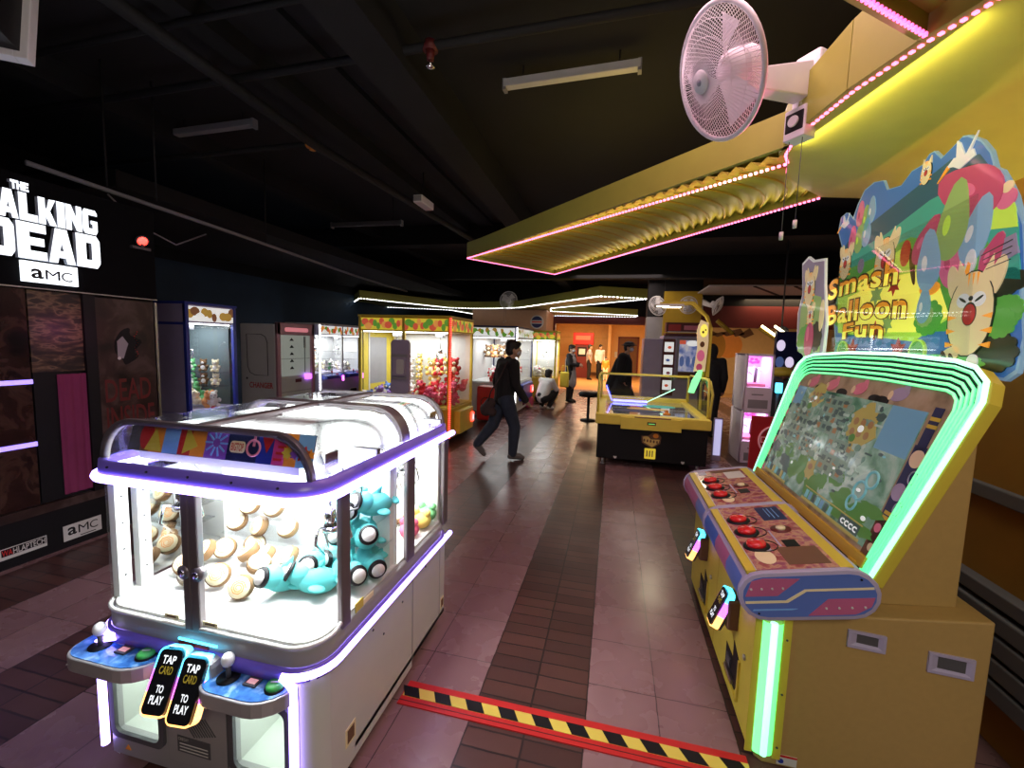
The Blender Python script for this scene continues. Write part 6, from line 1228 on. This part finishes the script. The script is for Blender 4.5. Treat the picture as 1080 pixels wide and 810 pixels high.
b = B('led_blue').box(.02, .56, 7.30, 7.42, .69, .71).tube([(.0, 7.3, .70), (-.10, 7.3, .95)], .008, 6).m('led_greenwhite').tube([(.55, 7.25, .71), (1.0, 7.5, .92)], .008, 6); b.build('score_lights', ah)
b = B('orange').lathe([(.05, 0), (.055, .012), (.03, .02), (.018, .05), (.022, .06), (.001, .062)], (.75, 6.25, .674)); solo(b, 'mallet', 'orange mallet resting on the air hockey field', 'mallet')
def guard(pts): return B('hd_yellow').tube(pts, .016, 8)
mat('guard_yellow', (.85, .75, .12), .35)
for xx in (HX0 - .0, HX1 + .0):
    B('guard_yellow').tube([(xx, 5.95, .70), (xx, 6.02, 1.17), (xx, 6.06, 1.2), (xx, 7.4, 1.16), (xx, 7.6, 1.1), (xx, 7.64, .72)], .017, 8).build('side_guard', ah)
    B('glass').add([(xx, 5.98, .70), (xx, 7.62, .70), (xx, 7.58, 1.1), (xx, 6.04, 1.18)], [(0, 1, 2, 3)]).build('guard_pane', ah)
B('guard_yellow').tube([(HX0, 7.55, .72), (HX0, 7.55, 1.13), (HX1, 7.55, 1.13), (HX1, 7.55, .72)], .02, 8).build('end_guard', ah); B('glass').add([(HX0, 7.56, .72), (HX1, 7.56, .72), (HX1, 7.56, 1.13), (HX0, 7.56, 1.13)], [(0, 1, 2, 3)]).build('guard_pane', ah)
B('guard_yellow').tube([(1.26, 6.05, .66), (1.29, 6.1, 1.0), (1.27, 6.2, 1.16), (1.25, 6.45, 1.18), (1.26, 6.75, 1.1), (1.27, 6.78, .7)], .018, 8).build('corner_guard', ah)
b = B('yellow').tube([(1.24, 6.55, 1.1), (1.27, 6.55, 1.95), (1.22, 6.55, 2.06), (1.02, 6.55, 2.22), (.60, 6.55, 2.22)], .022, 8).tube([(1.30, 6.75, 1.1), (1.34, 6.75, 1.9), (1.28, 6.75, 2.06), (1.08, 6.75, 2.26), (.66, 6.75, 2.26)], .022, 8).box(1.24, 1.32, 6.55, 6.75, 1.2, 1.9); b.build('lamp_arm', ah)
b = B('off_white').box(.54, .92, 6.50, 6.80, 2.19, 2.215).m('led_warm').box(.56, .72, 6.52, 6.6, 2.18, 2.19).box(.66, .90, 6.66, 6.76, 2.18, 2.19); b.build('lamp_head', ah)
a_ = area('hockey_lamp', (.73 - .52, 6.63 - 6.75, 2.16), .3, 9, (1, .9, .6)); a_.parent = ah
af = Fr((1.16, 6.52, 0), (1, 0, 0), (0, 0, 1), (0, -1, 0)); b = B('art_cream').fpoly(af, [(-.06, 1.28), (.09, 1.28), (.11, 1.7), (.09, 1.96), (-.01, 2.0), (-.05, 1.85), (-.03, 1.6)], 0, .02)
b.m('art_hot').fell(af, .02, 1.5, .05, .08, .02, .023).m('art_yellow').fell(af, .04, 1.85, .05, .09, .02, .023).m('art_brown').fell(af, .03, 1.83, .015, .02, .023, .025).fell(af, .06, 1.86, .01, .015, .023, .025).fell(af, .03, 1.66, .03, .04, .02, .024).m('art_pink').fell(af, .01, 1.34, .04, .05, .02, .023); b.build('side_sign', ah)
B('led_mint').fpoly(Fr((1.14, 6.48, 0), (1, 0, 0), (0, 0, 1), (0, -1, 0)), [(-.10, .98), (-.02, .97), (.06, 1.2), (.07, 1.3), (.02, 1.3), (-.06, 1.15)], 0, .02).build('green_sign', ah)
for x in (HX0 + .1, HX1 - .1):
    for y in (HY0 + .12, HY1 - .15): B('steel').cyl((x, y, 0), (x, y, .10), .02, n=10).cyl((x, y, 0), (x, y, .015), .035, n=12).build('foot', ah)
solo(B('black').lathe([(.16, 0), (.16, .03), (.03, .04), (.03, .50), (.2, .52), (.22, .58), (.18, .62), (.001, .63)], (-.48, 9.2, 0)), 'stool', 'black round stool left of the air hockey table', 'stool')
t = thing('upright_lamp', 'white upright light strip standing beside the air hockey table', 'light strip', (1.50, 6.62, 0)); B('lilac').box(1.44, 1.56, 6.60, 6.64, .0, .62).build('panel', t, bevel=.005); lit('strip_glow', (.6, .6, .95), .7); B('strip_glow').box(1.455, 1.545, 6.593, 6.60, .08, .60).build('glow', t)
# ================================================================ lilac prize wall behind the table
t = thing('prize_machine', 'lilac prize wall machine with poster column and pale screen behind the hockey table', 'prize machine', (1.25, 9.9, 0))
B('lilac').box(.60, .98, 9.5, 10.3, 0, 1.78).box(.98, 1.86, 9.52, 10.3, 0, 1.85).build('cabinet', t, bevel=.015)
f = Fr((0, 9.5, 0), (1, 0, 0), (0, 0, 1), (0, -1, 0)); B('dark_red').obox(f, .98, 1.22, .6, 1.78, 0, .02).build('poster_column', t)
for i in range(4):
    z = .72 + i * .265; q = B('hd_white').obox(f, 1.01, 1.19, z, z + .20, .02, .026); q.m(('hd_red', 'pink', 'hd_blue', 'hd_red')[i]).fell(f, 1.09 + .02 * (i % 2), z + .09, .04, .03, .026, .028); q.build('poster', t)
B('grey').obox(f, 1.26, 1.84, .95, 1.80, 0, .03).build('screen_frame', t); ramp_mat('pale_screen', [(.35, (.15, .22, .55)), (.5, (.45, .5, .75)), (.65, (.75, .75, .85))], 7, 3, .2, emit=.35)
b = B('pale_screen').obox(f, 1.30, 1.80, 1.12, 1.76, .03, .034).m('hd_white').fell(f, 1.55, 1.70, .12, .06, .034, .036).m('hd_red').obox(f, 1.3, 1.42, 1.68, 1.76, .034, .036).obox(f, 1.68, 1.8, 1.68, 1.76, .034, .036).m('hd_blue')
for i in range(4): b.fell(f, 1.36 + i * .12, 1.33, .045, .11, .034, .036, 12)
b.build('screen', t); B('brown').obox(f, 1.30, 1.80, .97, 1.1, .03, .05).build('shelf', t)
b = B('dark_red').box(1.02, 1.86, 9.45, 9.75, 1.93, 2.12).box(1.0, 1.86, 9.45, 9.75, 1.85, 1.90).m('off_white').obox(Fr((0, 9.45, 0), (1, 0, 0), (0, 0, 1), (0, -1, 0)), 1.05, 1.84, 1.915, 1.935, 0, .005).m('red').obox(Fr((0, 9.45, 0), (1, 0, 0), (0, 0, 1), (0, -1, 0)), 1.06, 1.3, 1.95, 2.08, 0, .006).m('pink').obox(Fr((0, 9.45, 0), (1, 0, 0), (0, 0, 1), (0, -1, 0)), 1.36, 1.8, 1.97, 2.06, 0, .006); b.build('top_board', t)
# ================================================================ stacked mini cranes
mat('lilac_white', (.80, .74, .85), .35); lit('pink_back', (.75, .25, .75), .6); lit('violet_light', (.8, .7, .95), .8)
def mini(z0, h, label):
    t = thing('mini_crane', label, 'claw machine', (1.98, 6.87, z0), None); x0, x1, y0, y1 = 1.80, 2.16, 6.58, 7.16
    B('lilac_white').box(x0, x1, y0 + .03, y1, z0, z0 + h * .42).box(x0, x0 + .03, y0 + .03, y1, z0 + h * .42, z0 + h).box(x1 - .03, x1, y0 + .03, y1, z0 + h * .42, z0 + h).box(x0, x1, y0 + .03, y1, z0 + h - .03, z0 + h).build('cabinet', t, bevel=.008)
    B('lilac_white').box(x0 - .004, x0, y0 + .05, y1 - .02, z0 + .04, z0 + h - .04).cyl((x0 + .0, y0 + .03, z0 + .02), (x0 + .0, y0 + .03, z0 + h), .012, n=8).cyl((x0 - .002, y1 - .05, z0 + .02), (x0 - .002, y1 - .05, z0 + h), .02, n=8).build('side_trim', t)
    q = B('violet_light').box(x0 + .03, x1 - .03, y1 - .05, y1 - .04, z0 + h * .42, z0 + h * .75).m('pink_back').box(x0 + .03, x1 - .03, y1 - .05, y1 - .04, z0 + h * .75, z0 + h - .03).m('magenta')
    f = Fr((0, y1 - .05, 0), (1, 0, 0), (0, 0, 1), (0, -1, 0))
    for i in range(7): q.fell(f, x1 - .12 + .05 * cos(i), z0 + h * .86 + .03 * sin(i * 2), .025, .02, .0, .006 + .0005 * i, 10)
    q.build('back_print', t); q = B('dark_grey').tube([(x0 + .07, y1 - .2, z0 + h * .45), (x0 + .1, y1 - .2, z0 + h * .7), (x0 + .18, y1 - .2, z0 + h * .62)], .007, 5).tube([(x0 + .24, y1 - .15, z0 + h * .44), (x0 + .25, y1 - .15, z0 + h * .75)], .02, 6); q.m('off_white').tube([(x0 + .05, y1 - .2, z0 + h * .72), (x0 + .14, y1 - .2, z0 + h * .64), (x0 + .2, y1 - .2, z0 + h * .78), (x0 + .3, y1 - .2, z0 + h * .68)], .006, 5); q.build('claw', t)
    B('pink').box(x0 + .05, x1 - .06, y0 + .15, y1 - .1, z0 + h * .42, z0 + h * .47).build('prize_tray', t); B('glass').add([(x0 + .03, y0 + .035, z0 + h * .42), (x1 - .03, y0 + .035, z0 + h * .42), (x1 - .03, y0 + .035, z0 + h - .03), (x0 + .03, y0 + .035, z0 + h - .03)], [(0, 1, 2, 3)]).build('window', t)
    f = Fr((0, y0 + .03, 0), (1, 0, 0), (0, 0, 1), (0, -1, 0)); B('grey').obox(f, x0 + .1, x0 + .25, z0 + h * .28, z0 + h * .30, 0, .004).obox(f, x0 + .06, x1 - .05, z0 + h * .05, z0 + h * .2, 0, .003).build('coin_plate', t)
    a = area('mini_crane_lamp', (0, 0, h - .05), .3, 3, (.95, .6, 1)); a.parent = t
    return t
mini(.0, .75, 'lower pink-lit mini crane of the stack beside the tan cabinet'); mini(.75, .80, 'upper pink-lit mini crane of the stack beside the tan cabinet')
t = thing('card_reader', 'glowing card reader on a post right of the upper mini crane', 'card reader', (2.24, 6.63, 0)); B('dark_grey').cyl((2.24, 6.66, 0), (2.24, 6.66, 1.04), .02, n=10).cyl((2.24, 6.66, 0), (2.24, 6.66, .02), .1, n=16).build('post', t); B('led_cyan').box(2.20, 2.28, 6.60, 6.66, 1.02, 1.16).build('display', t, bevel=.01)
t = thing('floor_sign', 'red floor sign with a white ring and bar before the mini cranes', 'sign', (1.86, 5.6, 0)); f = Fr((1.86, 5.55, 0), (1, 0, 0), (0, 0, 1), (0, -1, 0))
mat('sign_red', (.45, .02, .03), .4); B('sign_red').obox(f, -.24, .26, .08, .83, -.03, 0).build('panel', t, bevel=.01); lit('sign_pink', (.8, .35, .4), .15)
b = B('sign_pink').tube([f.p(.02 + .17 * cos(q), .55 + .17 * sin(q), .003) for q in [2 * pi * i / 32 for i in range(32)]], .012, 5, True).obox(f, -.13, .16, .52, .53, 0, .005).obox(f, -.13, .16, .58, .59, 0, .005).obox(f, -.13, -.12, .52, .59, 0, .005); b.build('symbol', t); B('black').obox(f, -.25, .27, .0, .08, -.12, .06).build('base', t, bevel=.01)
t = thing('ride_cabinet', 'dark game cabinet with blue posters right of the stacked mini cranes', 'arcade machine', (2.9, 8.2, 0))
B('dark_grey').box(2.45, 3.4, 7.9, 8.6, 0, 1.15).build('base', t, bevel=.02); B('navy').box(2.85, 3.5, 8.75, 8.85, 1.15, 1.95).build('back_board', t); f = Fr((0, 8.75, 0), (1, 0, 0), (0, 0, 1), (0, -1, 0)); b = B('hd_blue')
for i in range(8): b.m(('hd_blue', 'violet_light', 'navy')[i % 3]).fell(f, 2.93 + .16 * (i % 4), 1.4 + .3 * (i // 4), .07, .1, 0, .004 + .0004 * i)
b.build('poster', t)
B('yellow').ell((2.75, 8.0, 1.25), (.22, .2, .09)).build('seat', t); B('brown').tube([(2.7, 7.9, 1.15), (3.0, 7.85, 1.45), (3.15, 7.9, 1.75)], .05, 8).tube([(3.15, 7.9, 1.75), (3.4, 7.9, 1.15)], .05, 8).build('frame', t)
t = thing('light_bars', 'pair of slanted warm light bars beside the bright flood lamp', 'light fitting', (3.05, 9.0, 1.55))
for o in (0, .22): B('led_warm').tube([(2.66 + o, 9.0, 2.06), (3.36 + o, 9.0, 1.56)], .022, 6).build('light_bar', t)
B('yellow_deep').tube([(2.64, 9.04, 2.02), (3.40, 9.04, 1.5)], .04, 6).tube([(2.2, 9.1, 1.9), (1.9, 9.1, 2.15)], .04, 6).tube([(3.4, 9.04, 1.5), (3.4, 9.04, 0)], .05, 8).build('frame', t)
t = thing('flood_lamp', 'bright white flood lamp glaring beside the balloon sign', 'light fitting', (3.12, 9.3, 1.9)); B('dark_grey').lathe([(.05, -.08), (.1, 0), (.1, .02)], (3.12, 9.3, 1.98), (-.3, -1, -.15), 16).cyl((3.12, 9.36, 1.98), (3.12, 9.4, 3.72), .015, n=8).build('housing', t); B('flood').lathe([(.001, .012), (.085, .01)], (3.12, 9.3, 1.98), (-.3, -1, -.15), 16).build('lens', t)
# ---- far fans
_nw = wall_fan
wall_fan((-3.0, 12.05, 2.80), (.45, -.75, -.25), .50, (-3.2, 12.4, 2.85), 'small white fan on the far star canopy above the walking man', wires=True, group=None)
wall_fan((.98, 11.35, 2.62), (-.5, -.6, -.3), .48, (1.05, 12.1, 2.8), 'white wall fan on the grey pillar', wires=False)
wall_fan((2.40, 11.5, 2.65), (.75, -.3, -.35), .48, (2.12, 12.2, 2.8), 'white wall fan jutting from the right of the yellow pillar', wires=False)
wall_fan((1.72, 11.5, 2.66), (0, -1, -.1), .42, (1.72, 12.0, 2.72), 'white wall fan facing forward on the yellow pillar', wires=False)
# ---- red kiosk in the lobby
t = thing('kiosk', 'red service kiosk against the lobby wall', 'kiosk', (-1.55, 21.3, 0)); B('dark_red').box(-1.85, -1.2, 21.2, 21.6, 0, 1.65).build('cabinet', t, bevel=.02)
f = Fr((0, 21.2, 0), (1, 0, 0), (0, 0, 1), (0, -1, 0)); B('red').box(-1.98, -1.0, 21.15, 21.65, 1.62, 2.2).build('header', t, bevel=.03); B('hd_red').obox(Fr((0, 21.15, 0), (1, 0, 0), (0, 0, 1), (0, -1, 0)), -1.85, -1.15, 1.85, 2.05, 0, .01).build('header_glow', t); B('off_white').obox(f, -1.68, -1.38, 1.15, 1.42, 0, .02).m('black').obox(f, -1.75, -1.32, 1.05, 1.5, -.005, .008).build('screen', t)
solo(B('off_white').box(.02, .16, 23.5, 23.6, 1.0, 1.3), 'wall_phone', 'small white box on the lobby wall left of the brown door', 'phone')
solo(B('led_warm').cyl((.1, 19.5, 2.97), (.1, 19.5, 3.0), .1, n=16), 'downlight', 'round lit downlight in the lobby ceiling', 'light fitting')
b = B('cream').box(1.0, 1.06, 15.2, 15.4, 0, 2.35).m('brown')
for i in range(12): b.box(.994, 1.0, 15.22 + (i * 37 % 13) * .01, 15.26 + (i * 37 % 13) * .01, .2 + i * .17, .3 + i * .17)
struct(b, 'trim_4')
